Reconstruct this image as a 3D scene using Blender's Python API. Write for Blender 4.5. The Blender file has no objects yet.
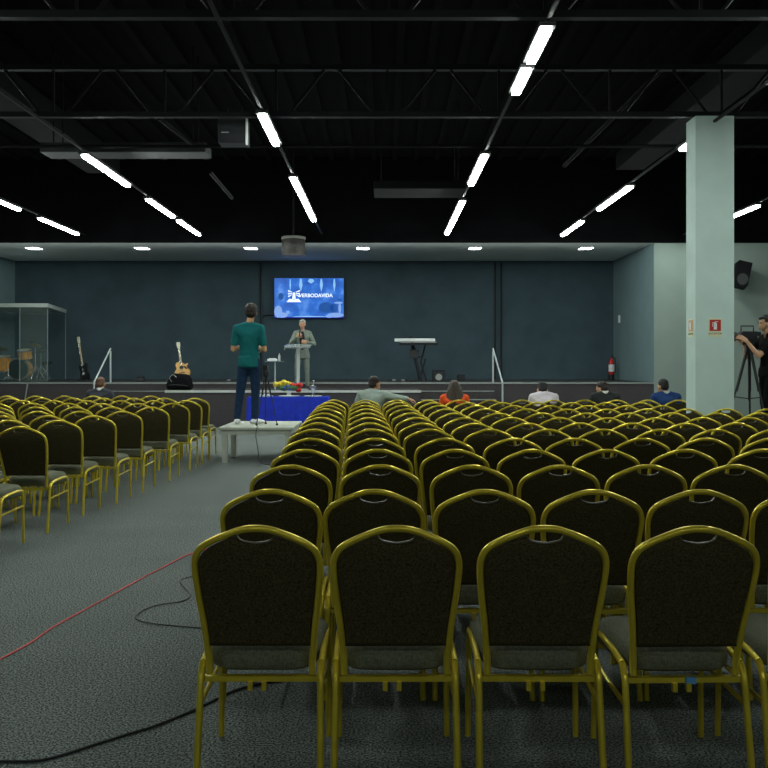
import bpy, bmesh, math, random
from mathutils import Vector as V, Matrix, Euler
random.seed(7)
F = 880.0; HX = 384.0; HY = 363.0; CZ = 1.46
SC = bpy.context.scene; COL = SC.collection
PI = math.pi

def P(px, py, d):            # a point of the hall at depth d (metres in front of the camera)
    return V(((px-HX)*d/F, d, CZ+(HY-py)*d/F))
def G(px, py, z=0.0):        # a point on the floor
    d = (CZ-z)*F/(py-HY)
    return V(((px-HX)*d/F, d, z))

# ------------------------------------------------------------------ materials
def mat(name, col, rough=0.6, metal=0.0, emit=0.0, ecol=None, noise=None, spec=0.4, alpha=1.0, bump=0.0, trans=0.0, coat=0.0):
    m = bpy.data.materials.new(name); m.use_nodes = True
    nt = m.node_tree; b = nt.nodes['Principled BSDF']
    b.inputs['Base Color'].default_value = (*col, 1)
    b.inputs['Roughness'].default_value = rough
    b.inputs['Metallic'].default_value = metal
    b.inputs['Specular IOR Level'].default_value = spec
    b.inputs['Coat Weight'].default_value = coat
    if trans: b.inputs['Transmission Weight'].default_value = trans
    if alpha < 1: b.inputs['Alpha'].default_value = alpha
    if emit:
        b.inputs['Emission Color'].default_value = (*(ecol or col), 1)
        b.inputs['Emission Strength'].default_value = emit
    if noise:
        sc, amt = noise[0], noise[1]
        tc = nt.nodes.new('ShaderNodeTexCoord')
        n = nt.nodes.new('ShaderNodeTexNoise'); n.inputs['Scale'].default_value = sc
        n.inputs['Detail'].default_value = noise[2] if len(noise) > 2 else 3
        r = nt.nodes.new('ShaderNodeValToRGB')
        r.color_ramp.elements[0].position = .3; r.color_ramp.elements[1].position = .7
        r.color_ramp.elements[0].color = (*[c*(1-amt) for c in col], 1)
        r.color_ramp.elements[1].color = (*[min(1, c*(1+amt)) for c in col], 1)
        nt.links.new(tc.outputs['Object'], n.inputs['Vector'])
        nt.links.new(n.outputs['Fac'], r.inputs['Fac'])
        nt.links.new(r.outputs['Color'], b.inputs['Base Color'])
        if bump:
            bp = nt.nodes.new('ShaderNodeBump'); bp.inputs['Strength'].default_value = bump
            bp.inputs['Distance'].default_value = .01
            nt.links.new(n.outputs['Fac'], bp.inputs['Height']); nt.links.new(bp.outputs['Normal'], b.inputs['Normal'])
    return m
M = {}
M['gold'] = mat('gold_paint', (.66, .52, .045), .28, .5, noise=(9, .1))
M['fabric'] = mat('dark_olive_fabric', (.048, .040, .018), .8, spec=.1, noise=(160, .6, 2))
M['seat'] = mat('olive_grey_seat_fabric', (.12, .125, .085), .85, spec=.2, noise=(120, .3))
M['piping'] = mat('glossy_olive_piping', (.07, .062, .025), .3)
M['blue_tag'] = mat('blue_sticker', (.1, .3, .6), .5)
M['stage_wall'] = mat('dark_slate_wall', (.056, .088, .108), .85, spec=.2, noise=(1.5, .14))
M['side_wall'] = mat('blue_grey_wall', (.15, .22, .235), .8, noise=(2, .06))
M['green_wall'] = mat('grey_green_wall', (.22, .275, .25), .8, noise=(1.2, .06))
M['soffit'] = mat('grey_soffit_paint', (.62, .67, .64), .8, noise=(.8, .05))
M['pillar'] = mat('pale_grey_green_pillar', (.50, .63, .59), .65, noise=(2.5, .05))
M['black_wall'] = mat('black_paint', (.0025, .0025, .003), .9, spec=.05, noise=(3, .3))
M['hall_wall'] = mat('hall_grey_wall', (.2, .24, .23), .8, noise=(2, .05))
M['truss'] = mat('black_steel', (.0045, .005, .006), .55, .1, spec=.2, noise=(6, .2))
M['duct'] = mat('dark_duct_metal', (.0035, .004, .0045), .7, 0, spec=.1, noise=(4, .2))
M['stage_front'] = mat('dark_brown_carpet_riser', (.060, .055, .057), .9, spec=.1, noise=(40, .25))
M['stage_top'] = mat('dark_stage_floor', (.03, .035, .036), .8, noise=(10, .2))
M['nosing'] = mat('aluminium_nosing', (.34, .36, .35), .4, .4, noise=(5, .1))
M['bright_nosing'] = mat('bright_aluminium_nosing', (.62, .64, .62), .35, .3, noise=(5, .1))
M['chrome'] = mat('chrome', (.55, .58, .57), .25, .9, noise=(5, .05))
M['rail'] = mat('pale_rail_paint', (.55, .6, .6), .35, .3, noise=(5, .05))
M['black'] = mat('black_plastic', (.010, .011, .013), .5, noise=(20, .2))
M['dgrey'] = mat('dark_grey_plastic', (.05, .05, .052), .5, noise=(20, .2))
M['dgrey2'] = mat('speaker_cone_grey', (.022, .025, .025), .6, noise=(20, .2))
M['projector'] = mat('projector_casing', (.05, .045, .04), .5, noise=(25, .35))
M['projector_lid'] = mat('projector_lid', (.25, .25, .22), .5, noise=(10, .1))
M['bench'] = mat('pale_grey_wood', (.42, .44, .38), .6, noise=(7, .1))
M['bluecloth'] = mat('royal_blue_cloth', (.008, .03, .48), .75, noise=(6, .15))
M['white'] = mat('white_gloss', (.75, .77, .78), .4, noise=(8, .04))
M['glassy'] = mat('clear_acrylic', (.6, .7, .7), .1, alpha=.35, noise=(3, .03))
M['lectern_post'] = mat('pale_acrylic_post', (.42, .46, .46), .25, noise=(3, .05))
M['booth_glass'] = mat('booth_glass', (.10, .17, .17), .05, alpha=.16, noise=(1, .05))
M['booth_pane'] = mat('booth_reflection_tint', (.28, .38, .35), .15, alpha=.17, noise=(1, .05))  # reflection on the middle pane, put into the glass colour as a lighter tint
M['booth_roof'] = mat('booth_roof', (.42, .47, .45), .5, noise=(3, .05))
M['drum_wood'] = mat('amber_drum_shell', (.5, .24, .04), .3, noise=(8, .25))
M['drum_head'] = mat('dark_drum_head', (.010, .018, .02), .6, spec=.1, noise=(4, .1))
M['drum_skin'] = mat('white_drum_skin', (.55, .52, .4), .5, noise=(4, .1))
M['brass'] = mat('cymbal_brass', (.35, .27, .1), .3, .8, noise=(10, .1))
M['guitar_top'] = mat('spruce_guitar_top', (.62, .36, .12), .35, noise=(6, .15))
M['guitar_side'] = mat('mahogany_guitar_side', (.13, .03, .015), .35, noise=(6, .2))
M['neck'] = mat('guitar_neck_wood', (.36, .28, .16), .4, noise=(10, .15))
M['pale_head'] = mat('pale_headstock', (.6, .58, .42), .4, noise=(10, .1))
M['red'] = mat('signal_red', (.5, .012, .01), .4, noise=(6, .1))
M['sign_cream'] = mat('luminous_cream', (.68, .70, .46), .6, noise=(10, .03))
M['sign_red'] = mat('sign_red', (.42, .03, .02), .5, noise=(10, .05))
M['sign_orange'] = mat('sign_orange', (.6, .3, .16), .5, noise=(10, .05))
M['skin'] = mat('warm_skin', (.50, .27, .16), .55, noise=(12, .07))
M['skin_tan'] = mat('tan_skin', (.46, .24, .11), .55, noise=(12, .07))
M['hair_dark'] = mat('dark_brown_hair', (.022, .014, .011), .6, noise=(60, .4))
M['hair_black'] = mat('black_hair', (.009, .009, .010), .6, noise=(60, .4))
M['hair_brown'] = mat('brown_hair', (.13, .07, .04), .6, noise=(60, .4))
M['hair_long'] = mat('ash_brown_hair', (.065, .05, .038), .6, noise=(50, .4))
M['hair_grey'] = mat('grey_hair', (.36, .35, .33), .6, noise=(60, .3))
M['teal'] = mat('teal_cotton', (.004, .12, .125), .8, spec=.2, noise=(14, .15))
M['jeans'] = mat('navy_denim', (.012, .032, .075), .85, spec=.2, noise=(20, .25))
M['suit'] = mat('pale_grey_green_suit', (.18, .21, .175), .8, noise=(14, .12))
M['navyshirt'] = mat('black_shirt', (.010, .010, .014), .8, noise=(14, .15))
M['charcoal'] = mat('charcoal_jacket', (.035, .037, .05), .85, noise=(14, .15))
M['blacksuit'] = mat('black_jacket', (.014, .018, .019), .85, noise=(14, .15))
M['sage'] = mat('sage_grey_sweater', (.33, .40, .36), .85, noise=(14, .12))
M['orange'] = mat('orange_red_blouse', (.8, .09, .01), .8, noise=(14, .15))
M['whiteshirt'] = mat('pinkish_white_shirt', (.75, .68, .76), .8, noise=(14, .05))
M['bluesuit'] = mat('royal_blue_jacket', (.006, .04, .17), .8, noise=(14, .12))
M['collar'] = mat('white_collar', (.75, .75, .75), .7, noise=(14, .04))
M['black_cotton'] = mat('black_cotton', (.006, .006, .007), .9, spec=.08, noise=(14, .15))
M['eye'] = mat('dark_eye', (.01, .008, .007), .3, noise=(14, .04))
M['duct_grey'] = mat('grey_duct_metal', (.022, .025, .027), .5, noise=(4, .2))
M['lip'] = mat('lip', (.3, .09, .07), .5, noise=(14, .04))
M['yellow'] = mat('yellow_petals', (.75, .58, .05), .6, noise=(30, .25))
M['redflower'] = mat('red_petals', (.5, .02, .015), .6, noise=(30, .3))
M['leaf'] = mat('green_leaves', (.03, .10, .03), .6, noise=(30, .3))
M['bluepetal'] = mat('blue_petals', (.05, .07, .35), .6, noise=(30, .3))
M['redcable'] = mat('red_cable', (.72, .10, .09), .5, noise=(30, .1))
M['blackcable'] = mat('black_cable', (.012, .012, .013), .5, noise=(30, .1))
M['tube'] = mat('lit_tube', (.9, .95, .92), .5, emit=78, ecol=(.90, 1.0, .93))
M['downlight'] = mat('lit_downlight', (.9, .9, .9), .5, emit=20, ecol=(.96, .98, 1))
M['housing'] = mat('lamp_housing', (.03, .03, .03), .5, noise=(5, .1))
M['logo_white'] = mat('screen_white', (.5, .6, .7), .5, emit=1.0, ecol=(.85, .93, 1))
M['beam'] = mat('screen_beam', (.1, .2, .3), .5, emit=.8, ecol=(.30, .62, 1))
M['crowd'] = mat('screen_pale_blue', (.1, .2, .3), .5, emit=.7, ecol=(.28, .46, .95))
M['screen_dark'] = mat('screen_deep_blue', (.0, .05, .2), .5, emit=.45, ecol=(.02, .14, .6))
M['screen_edge'] = mat('screen_edge', (.0, .0, .2), .5, emit=.45, ecol=(.02, .03, .6))

def carpet():
    m = mat('speckled_grey_carpet', (.08, .085, .085), .95, spec=.1)
    nt = m.node_tree; b = nt.nodes['Principled BSDF']
    tc = nt.nodes.new('ShaderNodeTexCoord')
    n1 = nt.nodes.new('ShaderNodeTexNoise'); n1.inputs['Scale'].default_value = 105; n1.inputs['Detail'].default_value = 4; n1.inputs['Roughness'].default_value = .7
    n2 = nt.nodes.new('ShaderNodeTexNoise'); n2.inputs['Scale'].default_value = 1.1
    r = nt.nodes.new('ShaderNodeValToRGB'); r.color_ramp.elements[0].position = .42; r.color_ramp.elements[1].position = .60
    r.color_ramp.elements[0].color = (.022, .027, .026, 1); r.color_ramp.elements[1].color = (.31, .345, .325, 1)
    mx = nt.nodes.new('ShaderNodeMixRGB'); mx.blend_type = 'MULTIPLY'; mx.inputs[0].default_value = .35
    nt.links.new(tc.outputs['Object'], n1.inputs['Vector']); nt.links.new(tc.outputs['Object'], n2.inputs['Vector'])
    nt.links.new(n1.outputs['Fac'], r.inputs['Fac']); nt.links.new(r.outputs['Color'], mx.inputs[1]); nt.links.new(n2.outputs['Fac'], mx.inputs[2])
    nt.links.new(mx.outputs[0], b.inputs['Base Color'])
    bp = nt.nodes.new('ShaderNodeBump'); bp.inputs['Strength'].default_value = .15; bp.inputs['Distance'].default_value = .003
    nt.links.new(n1.outputs['Fac'], bp.inputs['Height']); nt.links.new(bp.outputs['Normal'], b.inputs['Normal'])
    return m
M['carpet'] = carpet()
def screen():
    m = mat('blue_screen_picture', (.01, .05, .2), .3)
    nt = m.node_tree; b = nt.nodes['Principled BSDF']
    tc = nt.nodes.new('ShaderNodeTexCoord')
    n = nt.nodes.new('ShaderNodeTexNoise'); n.inputs['Scale'].default_value = 3.2; n.inputs['Detail'].default_value = 5
    r = nt.nodes.new('ShaderNodeValToRGB')
    r.color_ramp.elements[0].position = .32; r.color_ramp.elements[1].position = .74
    r.color_ramp.elements[0].color = (.012, .07, .42, 1); r.color_ramp.elements[1].color = (.14, .36, .92, 1)
    e = r.color_ramp.elements.new(.52); e.color = (.015, .15, .66, 1)
    nt.links.new(tc.outputs['Object'], n.inputs['Vector']); nt.links.new(n.outputs['Fac'], r.inputs['Fac'])
    nt.links.new(r.outputs['Color'], b.inputs['Emission Color']); b.inputs['Emission Strength'].default_value = .85
    return m
M['screen'] = screen()

# ------------------------------------------------------------------ mesh helpers
class MB:
    def __init__(s): s.v = []; s.f = []
    def add(s, vs, fs):
        o = len(s.v); s.v += [tuple(v) for v in vs]; s.f += [tuple(i+o for i in f) for f in fs]; return s
    def box(s, c, size, rot=None):
        c = V(c); hx, hy, hz = size[0]/2, size[1]/2, size[2]/2
        R = rot.to_matrix() if isinstance(rot, Euler) else (rot or Matrix.Identity(3))
        vs = [c + R @ V((x*hx, y*hy, z*hz)) for x in (-1, 1) for y in (-1, 1) for z in (-1, 1)]
        return s.add(vs, [(0,1,3,2), (4,6,7,5), (0,4,5,1), (2,3,7,6), (0,2,6,4), (1,5,7,3)])
    def tube(s, pts, r, seg=8, closed=False, flat=1.0, up=None):
        pts = [V(p) for p in pts]; n = len(pts)
        rs = r if isinstance(r, (list, tuple)) else [r]*n
        rings = []; nor = None
        for i in range(n):
            if closed: t = (pts[(i+1) % n]-pts[i-1])
            else: t = pts[min(i+1, n-1)]-pts[max(i-1, 0)]
            t.normalize()
            if nor is None:
                a = V(up) if up else (V((0, 0, 1)) if abs(t.z) < .9 else V((0, 1, 0)))
                nor = (a - t*a.dot(t)).normalized()
            else:
                nor = (nor - t*nor.dot(t)).normalized()
            bi = t.cross(nor)
            rings.append([pts[i] + nor*math.cos(2*PI*k/seg)*rs[i] + bi*math.sin(2*PI*k/seg)*rs[i]*flat for k in range(seg)])
        vs = [v for rg in rings for v in rg]; fs = []
        for i in range(n if closed else n-1):
            j = (i+1) % n
            for k in range(seg):
                fs.append((i*seg+k, i*seg+(k+1) % seg, j*seg+(k+1) % seg, j*seg+k))
        if not closed:
            fs.append(tuple(range(seg-1, -1, -1))); fs.append(tuple((n-1)*seg+k for k in range(seg)))
        return s.add(vs, fs)
    def lathe(s, prof, c, axis=(0, 0, 1), seg=24, caps=True):   # prof: (radius, height) pairs
        ax = V(axis).normalized(); q = V((0, 0, 1)).rotation_difference(ax).to_matrix(); c = V(c)
        vs = []; fs = []
        for (r, h) in prof:
            r = max(r, 1e-4)
            vs += [c + q @ V((r*math.cos(2*PI*k/seg), r*math.sin(2*PI*k/seg), h)) for k in range(seg)]
        for i in range(len(prof)-1):
            for k in range(seg):
                fs.append((i*seg+k, i*seg+(k+1) % seg, (i+1)*seg+(k+1) % seg, (i+1)*seg+k))
        if caps: fs.append(tuple(range(seg-1, -1, -1))); fs.append(tuple((len(prof)-1)*seg+k for k in range(seg)))
        return s.add(vs, fs)
    def prism(s, outline, h0, h1, T=None):    # outline in local xy, extruded in local z; T: 4x4
        T = T or Matrix.Identity(4); n = len(outline)
        vs = [T @ V((x, y, h0)) for x, y in outline] + [T @ V((x, y, h1)) for x, y in outline]
        fs = [tuple(range(n-1, -1, -1)), tuple(range(n, 2*n))] + [(i, (i+1) % n, n+(i+1) % n, n+i) for i in range(n)]
        return s.add(vs, fs)
    def ball(s, c, r, seg=10, T=None):
        r = r if isinstance(r, (tuple, list)) else (r, r, r); c = V(c); T = T or Matrix.Identity(3)
        vs = []; fs = []; rings = max(4, seg//2+1)
        for i in range(1, rings):
            th = PI*i/rings
            for k in range(seg):
                ph = 2*PI*k/seg
                vs.append(c + T @ V((r[0]*math.sin(th)*math.cos(ph), r[1]*math.sin(th)*math.sin(ph), r[2]*math.cos(th))))
        top = len(vs); vs.append(c + T @ V((0, 0, r[2]))); vs.append(c - T @ V((0, 0, r[2])))
        for i in range(rings-2):
            for k in range(seg):
                fs.append((i*seg+k, (i+1)*seg+k, (i+1)*seg+(k+1) % seg, i*seg+(k+1) % seg))
        for k in range(seg):
            fs.append((top, k, (k+1) % seg)); fs.append((top+1, (rings-2)*seg+(k+1) % seg, (rings-2)*seg+k))
        return s.add(vs, fs)
    def build(s, name, m, parent=None, smooth=False, bevel=0.0, origin=None):
        me = bpy.data.meshes.new(name); 
        o_ = V(origin) if origin is not None else V((0, 0, 0))
        me.from_pydata([tuple(V(v)-o_) for v in s.v], [], s.f)
        bm = bmesh.new(); bm.from_mesh(me)
        bmesh.ops.recalc_face_normals(bm, faces=bm.faces)
        if bevel:
            es = [e for e in bm.edges if len(e.link_faces) == 2 and e.calc_face_angle(0) > .6]
            bmesh.ops.bevel(bm, geom=es, offset=bevel, segments=2, profile=.6, affect='EDGES', clamp_overlap=True)
        bm.to_mesh(me); bm.free()
        if smooth:
            for p in me.polygons: p.use_smooth = True
            me.set_sharp_from_angle(angle=math.radians(50))
        me.materials.append(M[m] if isinstance(m, str) else m)
        o = bpy.data.objects.new(name, me); COL.objects.link(o); o.location = o_
        if parent: o.parent = parent
        return o

def smooth_pts(pts, k=6, closed=False):
    pts = [V(p) for p in pts]; n = len(pts); out = []
    rng = range(n if closed else n-1)
    for i in rng:
        if closed: a, b, c, d = pts[i-1], pts[i], pts[(i+1) % n], pts[(i+2) % n]
        else: a, b, c, d = pts[max(i-1, 0)], pts[i], pts[i+1], pts[min(i+2, n-1)]
        for j in range(k):
            t = j/k
            out.append(.5*((2*b)+(c-a)*t+(2*a-5*b+4*c-d)*t*t+(3*b-a-3*c+d)*t**3))
    if not closed: out.append(pts[-1])
    return out

def empty(name, loc=(0, 0, 0), rz=0.0):
    o = bpy.data.objects.new(name, None); COL.objects.link(o); o.location = loc; o.rotation_euler = (0, 0, rz); o.empty_display_size = .2
    return o
def tag(o, label, cat, group=None, kind=None):
    o['label'] = label; o['category'] = cat
    if group: o['group'] = group
    if kind: o['kind'] = kind
    return o
def struct(o):
    o['kind'] = 'structure'; return o
def copy_tree(o, parent=None):
    c = o.copy(); COL.objects.link(c)
    if parent: c.parent = parent
    for ch in KIDS.get(o.name, []): 
        cc = copy_tree(ch, c)
    return c
KIDS = {}
def index_kids():
    KIDS.clear()
    for o in COL.objects:
        if o.parent: KIDS.setdefault(o.parent.name, []).append(o)

# ------------------------------------------------------------------ the room
SH = 0.97      # upper stage height
AH = 0.83      # apron height
ZS = 4.46      # stage soffit height
YF, YB = 22.0, 25.9
XL, XR = -10.86, 6.75
ZC = 6.6
ROOM_L, ROOM_R, ROOM_B = -12.0, 11.5, -11.0
struct(MB().box(((ROOM_L+ROOM_R)/2, (ROOM_B+26.3)/2, -.05), (ROOM_R-ROOM_L+.4, 26.3-ROOM_B, .1)).build('floor', 'carpet'))
struct(MB().box(((ROOM_L+ROOM_R)/2, (ROOM_B+YF)/2, ZC+.05), (ROOM_R-ROOM_L+.4, YF-ROOM_B+.4, .1)).build('ceiling', 'black_wall'))
struct(MB().box(((XL+XR)/2, YB+.1, ZS/2), (XR-XL+.4, .2, ZS)).build('wall_stage_back', 'stage_wall'))
struct(MB().box((XL-.1, (YF+YB)/2, ZS/2), (.2, YB-YF, ZS)).build('wall_stage_left', 'side_wall'))
struct(MB().box((XR+.1, (YF+YB)/2+.02, ZS/2), (.2, YB-YF, ZS)).build('wall_stage_right', 'side_wall'))
struct(MB().box(((XL+XR)/2, (YF+YB)/2+.1, ZS+.05), (XR-XL+.4, YB-YF+.2, .1)).build('ceiling_stage', 'soffit'))
struct(MB().box(((XR+ROOM_R)/2, YF+.1, ZS/2), (ROOM_R-XR-.002, .2, ZS)).build('wall_front_right', 'green_wall'))
struct(MB().box(((XL+ROOM_L)/2, YF+.1, ZS/2), (XL-ROOM_L-.002, .2, ZS)).build('wall_front_left', 'green_wall'))
struct(MB().box(((ROOM_L+ROOM_R)/2, YF-.03, (ZS+ZC)/2), (ROOM_R-ROOM_L, .05, ZC-ZS-.001)).build('wall_front_upper', 'black_wall'))
for nm, x in (('wall_left', ROOM_L-.1), ('wall_right', ROOM_R+.1)):
    struct(MB().box((x, (ROOM_B+YF)/2, 2.2), (.2, YF-ROOM_B, 4.4)).build(nm, 'hall_wall'))
    struct(MB().box((x, (ROOM_B+YF)/2, 5.5), (.2, YF-ROOM_B, 2.2)).build(nm+'_upper', 'black_wall'))
struct(MB().box(((ROOM_L+ROOM_R)/2, ROOM_B-.1, ZC/2), (ROOM_R-ROOM_L, .2, ZC)).build('wall_rear', 'hall_wall'))
# ceiling deck ribs
rb = MB()
for i in range(46):
    rb.box((ROOM_L+.3+i*.52, (ROOM_B+YF)/2, ZC-.04), (.12, YF-ROOM_B, .08))
struct(rb.build('ceiling_deck_ribs', 'black_wall'))

# stage: upper platform, apron, two flights of steps
AXL, AXR = -4.95, .84
SXL, SXR = -6.85, 2.72
struct(MB().box(((XL+XR)/2, (YF+YB)/2, SH/2), (XR-XL, YB-YF, SH)).build('floor_stage', 'stage_front'))
struct(MB().box(((XL+XR)/2, (YF+YB)/2+.03, SH+.004), (XR-XL, YB-YF-.06, .008)).build('floor_stage_top', 'stage_top'))
struct(MB().box(((AXL+AXR)/2, (19.9+YF)/2, AH/2), (AXR-AXL, YF-19.9, AH)).build('floor_stage_apron', 'stage_front'))
struct(MB().box(((XL+XR)/2, YF-.005, SH-.012), (XR-XL, .03, .04)).build('trim_1', 'nosing'))
struct(MB().box(((AXL+AXR)/2, 19.895, AH-.012), (AXR-AXL, .03, .055)).build('trim_2', 'bright_nosing'))
def steps(name, x0, x1, label):
    r = empty(name, ((x0+x1)/2, YF-.7, 0))
    hw = (x1-x0)/2-.01
    for i in range(4):
        z = SH*(i+1)/5; y0 = YF-.36*(4-i)
        MB().box((0, (y0+YF-.005)/2-(YF-.7), z-SH/10), (hw*2, YF-.005-y0, SH/5)).build('step', 'stage_front', r)
        MB().box((0, y0-.004-(YF-.7), z-.01), (hw*2, .02, .022)).build('step_nosing', 'nosing', r)
    return tag(r, label, 'steps')
steps('stage_steps', SXL, AXL, 'dark carpeted steps up to the stage left of the central apron')
steps('stage_steps', AXR, SXR, 'dark carpeted steps up to the stage right of the central apron')
# seam line on left riser
struct(MB().tube([P(27.5, 384, YF-.02), P(24.5, 402, YF-.02)], .018, 6).build('trim_3', 'nosing'))

# conduits and ridge on the stage wall
def conduit(name, pts, r, label, m='black'):
    o = MB().tube(pts, r, 6).build(name, m, origin=pts[0]); return tag(o, label, 'conduit')
conduit('wall_conduit', [P(261, 262, YB-.04), P(261, 380, YB-.04)], .035, 'dark vertical conduit on the stage wall left of the screen')
conduit('wall_conduit', [P(495, 262, YB-.04), P(495, 381, YB-.04)], .03, 'dark vertical conduit on stage wall above right steps, left of the pair')
conduit('wall_conduit', [P(501, 262, YB-.04), P(501, 381, YB-.04)], .03, 'dark vertical conduit on stage wall above right steps, right of the pair')
conduit('screen_cable', [P(263, 318, YB-.04), P(265, 315, YB-.04), P(276, 315, YB-.04)], .02, 'short black cable running from the wall conduit to the screen')
sw = MB().box(P(617, 319, 25.2)+V((-.0, 0, 0)), (.03, .14, .22)).build('light_switch', 'white', bevel=.004)
sw.location.x += XR-.016 - P(617, 319, 25.2).x
tag(sw, 'small pale switch plate on the blue grey stage side wall', 'switch')

# pillar
px0, px1, pd = P(695.5, 0, 11.6).x, P(734.2, 0, 11.6).x, 11.6
pil = MB().box(((px0+px1)/2, pd+.18, 4.72/2), (px1-px0, .36, 4.72)).build('pillar', 'pillar', bevel=.006)
struct(pil)

# signs on the pillar
def sign(name, centre, w, h, facing, label, redm):
    r = empty(name, centre, 0 if facing == 'front' else -PI/2)
    MB().box((0, -.004, 0), (w, .006, h)).build('sign_plate', 'sign_cream', r)
    MB().box((0, -.009, h*.12), (w*.84, .004, h*.62)).build('red_field', redm, r)
    e = MB().box((0, -.013, h*.07), (w*.24, .003, h*.36)).box((0, -.013, h*.29), (w*.1, .003, h*.08)).box((w*.1, -.013, h*.32), (w*.26, .003, h*.03)).box((-w*.2, -.013, h*.16), (w*.04, .003, h*.22)).box((-w*.13, -.013, h*.27), (w*.18, .003, h*.03))
    e.build('extinguisher_symbol', 'white', r)
    cu = bpy.data.curves.new('t', 'FONT'); cu.body = 'EXTINTOR'; cu.size = h*.15; cu.align_x = 'CENTER'; cu.align_y = 'CENTER'; cu.extrude = .001
    to = bpy.data.objects.new('t', cu); COL.objects.link(to)
    me = bpy.data.meshes.new_from_object(to.evaluated_get(bpy.context.evaluated_depsgraph_get())); bpy.data.objects.remove(to)
    me.materials.clear(); me.materials.append(M['leaf'])
    t = bpy.data.objects.new('sign_lettering', me); COL.objects.link(t); t.parent = r; t.rotation_euler = (PI/2, 0, 0); t.location = (0, -.009, -h*.34)
    return tag(r, label, 'sign')
c1 = P(715, 327.5, 11.6)
sign('fire_extinguisher_sign', (c1.x, 11.6, c1.z), .175, .24, 'front', 'red and cream fire extinguisher sign on the front of the pillar', 'sign_red')
sign('fire_extinguisher_sign', (px0, 11.76, c1.z), .175, .24, 'side', 'faded orange extinguisher sign on the narrow left side of the pillar', 'sign_orange')

# ------------------------------------------------------------------ roof trusses, pipes, ducts
def truss(y, label, peak0=-3.68):
    r = empty('roof_truss', (0, y, 4.75))
    MB().box((0, 0, .03), (ROOM_R-ROOM_L, .09, .07)).build('bottom_chord', 'truss', r)
    MB().box((0, 0, .66), (ROOM_R-ROOM_L, .09, .07)).build('top_chord', 'truss', r)
    w = MB(); x = peak0-1.49*5
    while x < ROOM_R-.7:
        if x > ROOM_L+.6:
            for sgn in (-1, 1):
                w.tube([(x+sgn*.10, 0, .63), (x+sgn*.56, 0, .05)], .022, 6)
            w.box((x+.745, 0, .34), (.03, .03, .6))
        x += 1.49
    w.build('web_bars', 'truss', r)
    return tag(r, label, 'truss', 'black steel roof trusses')
for y, nm in ((1.8, 'black steel truss nearest the camera, high under the ceiling'), (5.1, 'black steel roof truss just ahead, second from the camera'),
              (8.4, 'black steel truss crossing at the very top of the photo'), (11.78, 'black steel roof truss resting over the pale pillar'),
              ):
    truss(y, nm)
for i, (y, z, lab) in enumerate(((13.4, 4.76, 'thin dark pipe crossing the hall just behind the pillar truss'), (9.6, 5.45, 'thin dark pipe crossing high ahead of the pillar'), (10.5, 5.9, 'thin dark pipe crossing highest below the roof deck'))):
    o = MB().tube([(ROOM_L, y, z), (ROOM_R, y, z)], .028, 8).build('ceiling_pipe', 'truss', origin=(0, y, z)); tag(o, lab, 'pipe')
def duct(x0, x1, y0, y1, z, h, label):
    o = empty('air_duct', ((x0+x1)/2, (y0+y1)/2, z))
    MB().box((0, 0, 0), (x1-x0, y1-y0, h)).build('duct_body', 'duct_grey' if 'grey' in label else 'duct', o, bevel=.02)
    for sx in (-1, 1):
        for sy in (-1, 1): MB().tube([(sx*(x1-x0)*.42, sy*(y1-y0)*.42, 0), (sx*(x1-x0)*.42, sy*(y1-y0)*.42, ZC-z)], .012, 6).build('hanger_rod', 'truss', o)
    tag(o, label, 'duct')
duct(-6.4, -5.7, 8.8, 19, 5.75, .4, 'long dark air duct running towards the stage at upper left')
duct(-5.6, -2.9, 14.3, 14.8, 4.85+.12, .16, 'short grey duct crossing above the left lamps')
duct(5.0, 5.6, 8.8, 19, 5.8, .35, 'long dark air duct running towards the stage at upper right')
duct(-.2, 1.6, 17.2, 18.2, 4.95, .16, 'flat dark ceiling unit high between the central lamp lines')
# diagonal braces
def brace(a, b, label):
    o = MB().tube([a, b], .035, 6).build('roof_brace', 'duct', origin=a); tag(o, label, 'brace')
brace(P(661, 70, 11.9), P(564, 166, 15.1), 'long diagonal roof brace sloping down left of the pillar')
brace(P(159, 118, 12), P(191, 143, 13.2), 'short diagonal roof brace left of the box on the truss')
brace(P(210, 172, 14.9), P(232, 198, 17.0), 'short diagonal roof brace at the end of grey duct')

# ------------------------------------------------------------------ lamps
HZ = 3.1; LZ = CZ+HZ
XLINE = {-2: -2.39*HZ, -1: -1.45*HZ, 0: -.495*HZ, 1: .49*HZ, 2: 1.405*HZ, 3: 2.39*HZ}
NAMES = {-2: 'outermost left lamp line', -1: 'second lamp line from left', 0: 'lamp line left of centre', 1: 'lamp line right of centre', 2: 'lamp line left of the pillar', 3: 'lamp line right of the pillar'}
SEGS = {0: [(11.0, 12.6), (14.75, 19.3)], 1: [(8.15, 9.15), (9.3, 10.2), (13.15, 15.4), (16.9, 21.3)],
        -1: [(8.9, 10.1), (13.15, 15.5), (16.7, 18.8), (19.2, 21.4)], 2: [(12.3, 12.9), (15.5, 17.9), (19.3, 21.5)],
        -2: [(15.4, 17.9), (18.9, 21.3)], 3: [(17.4, 18.9), (19.3, 21.4)]}
ORD = ['nearest', 'second', 'third', 'fourth']
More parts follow.
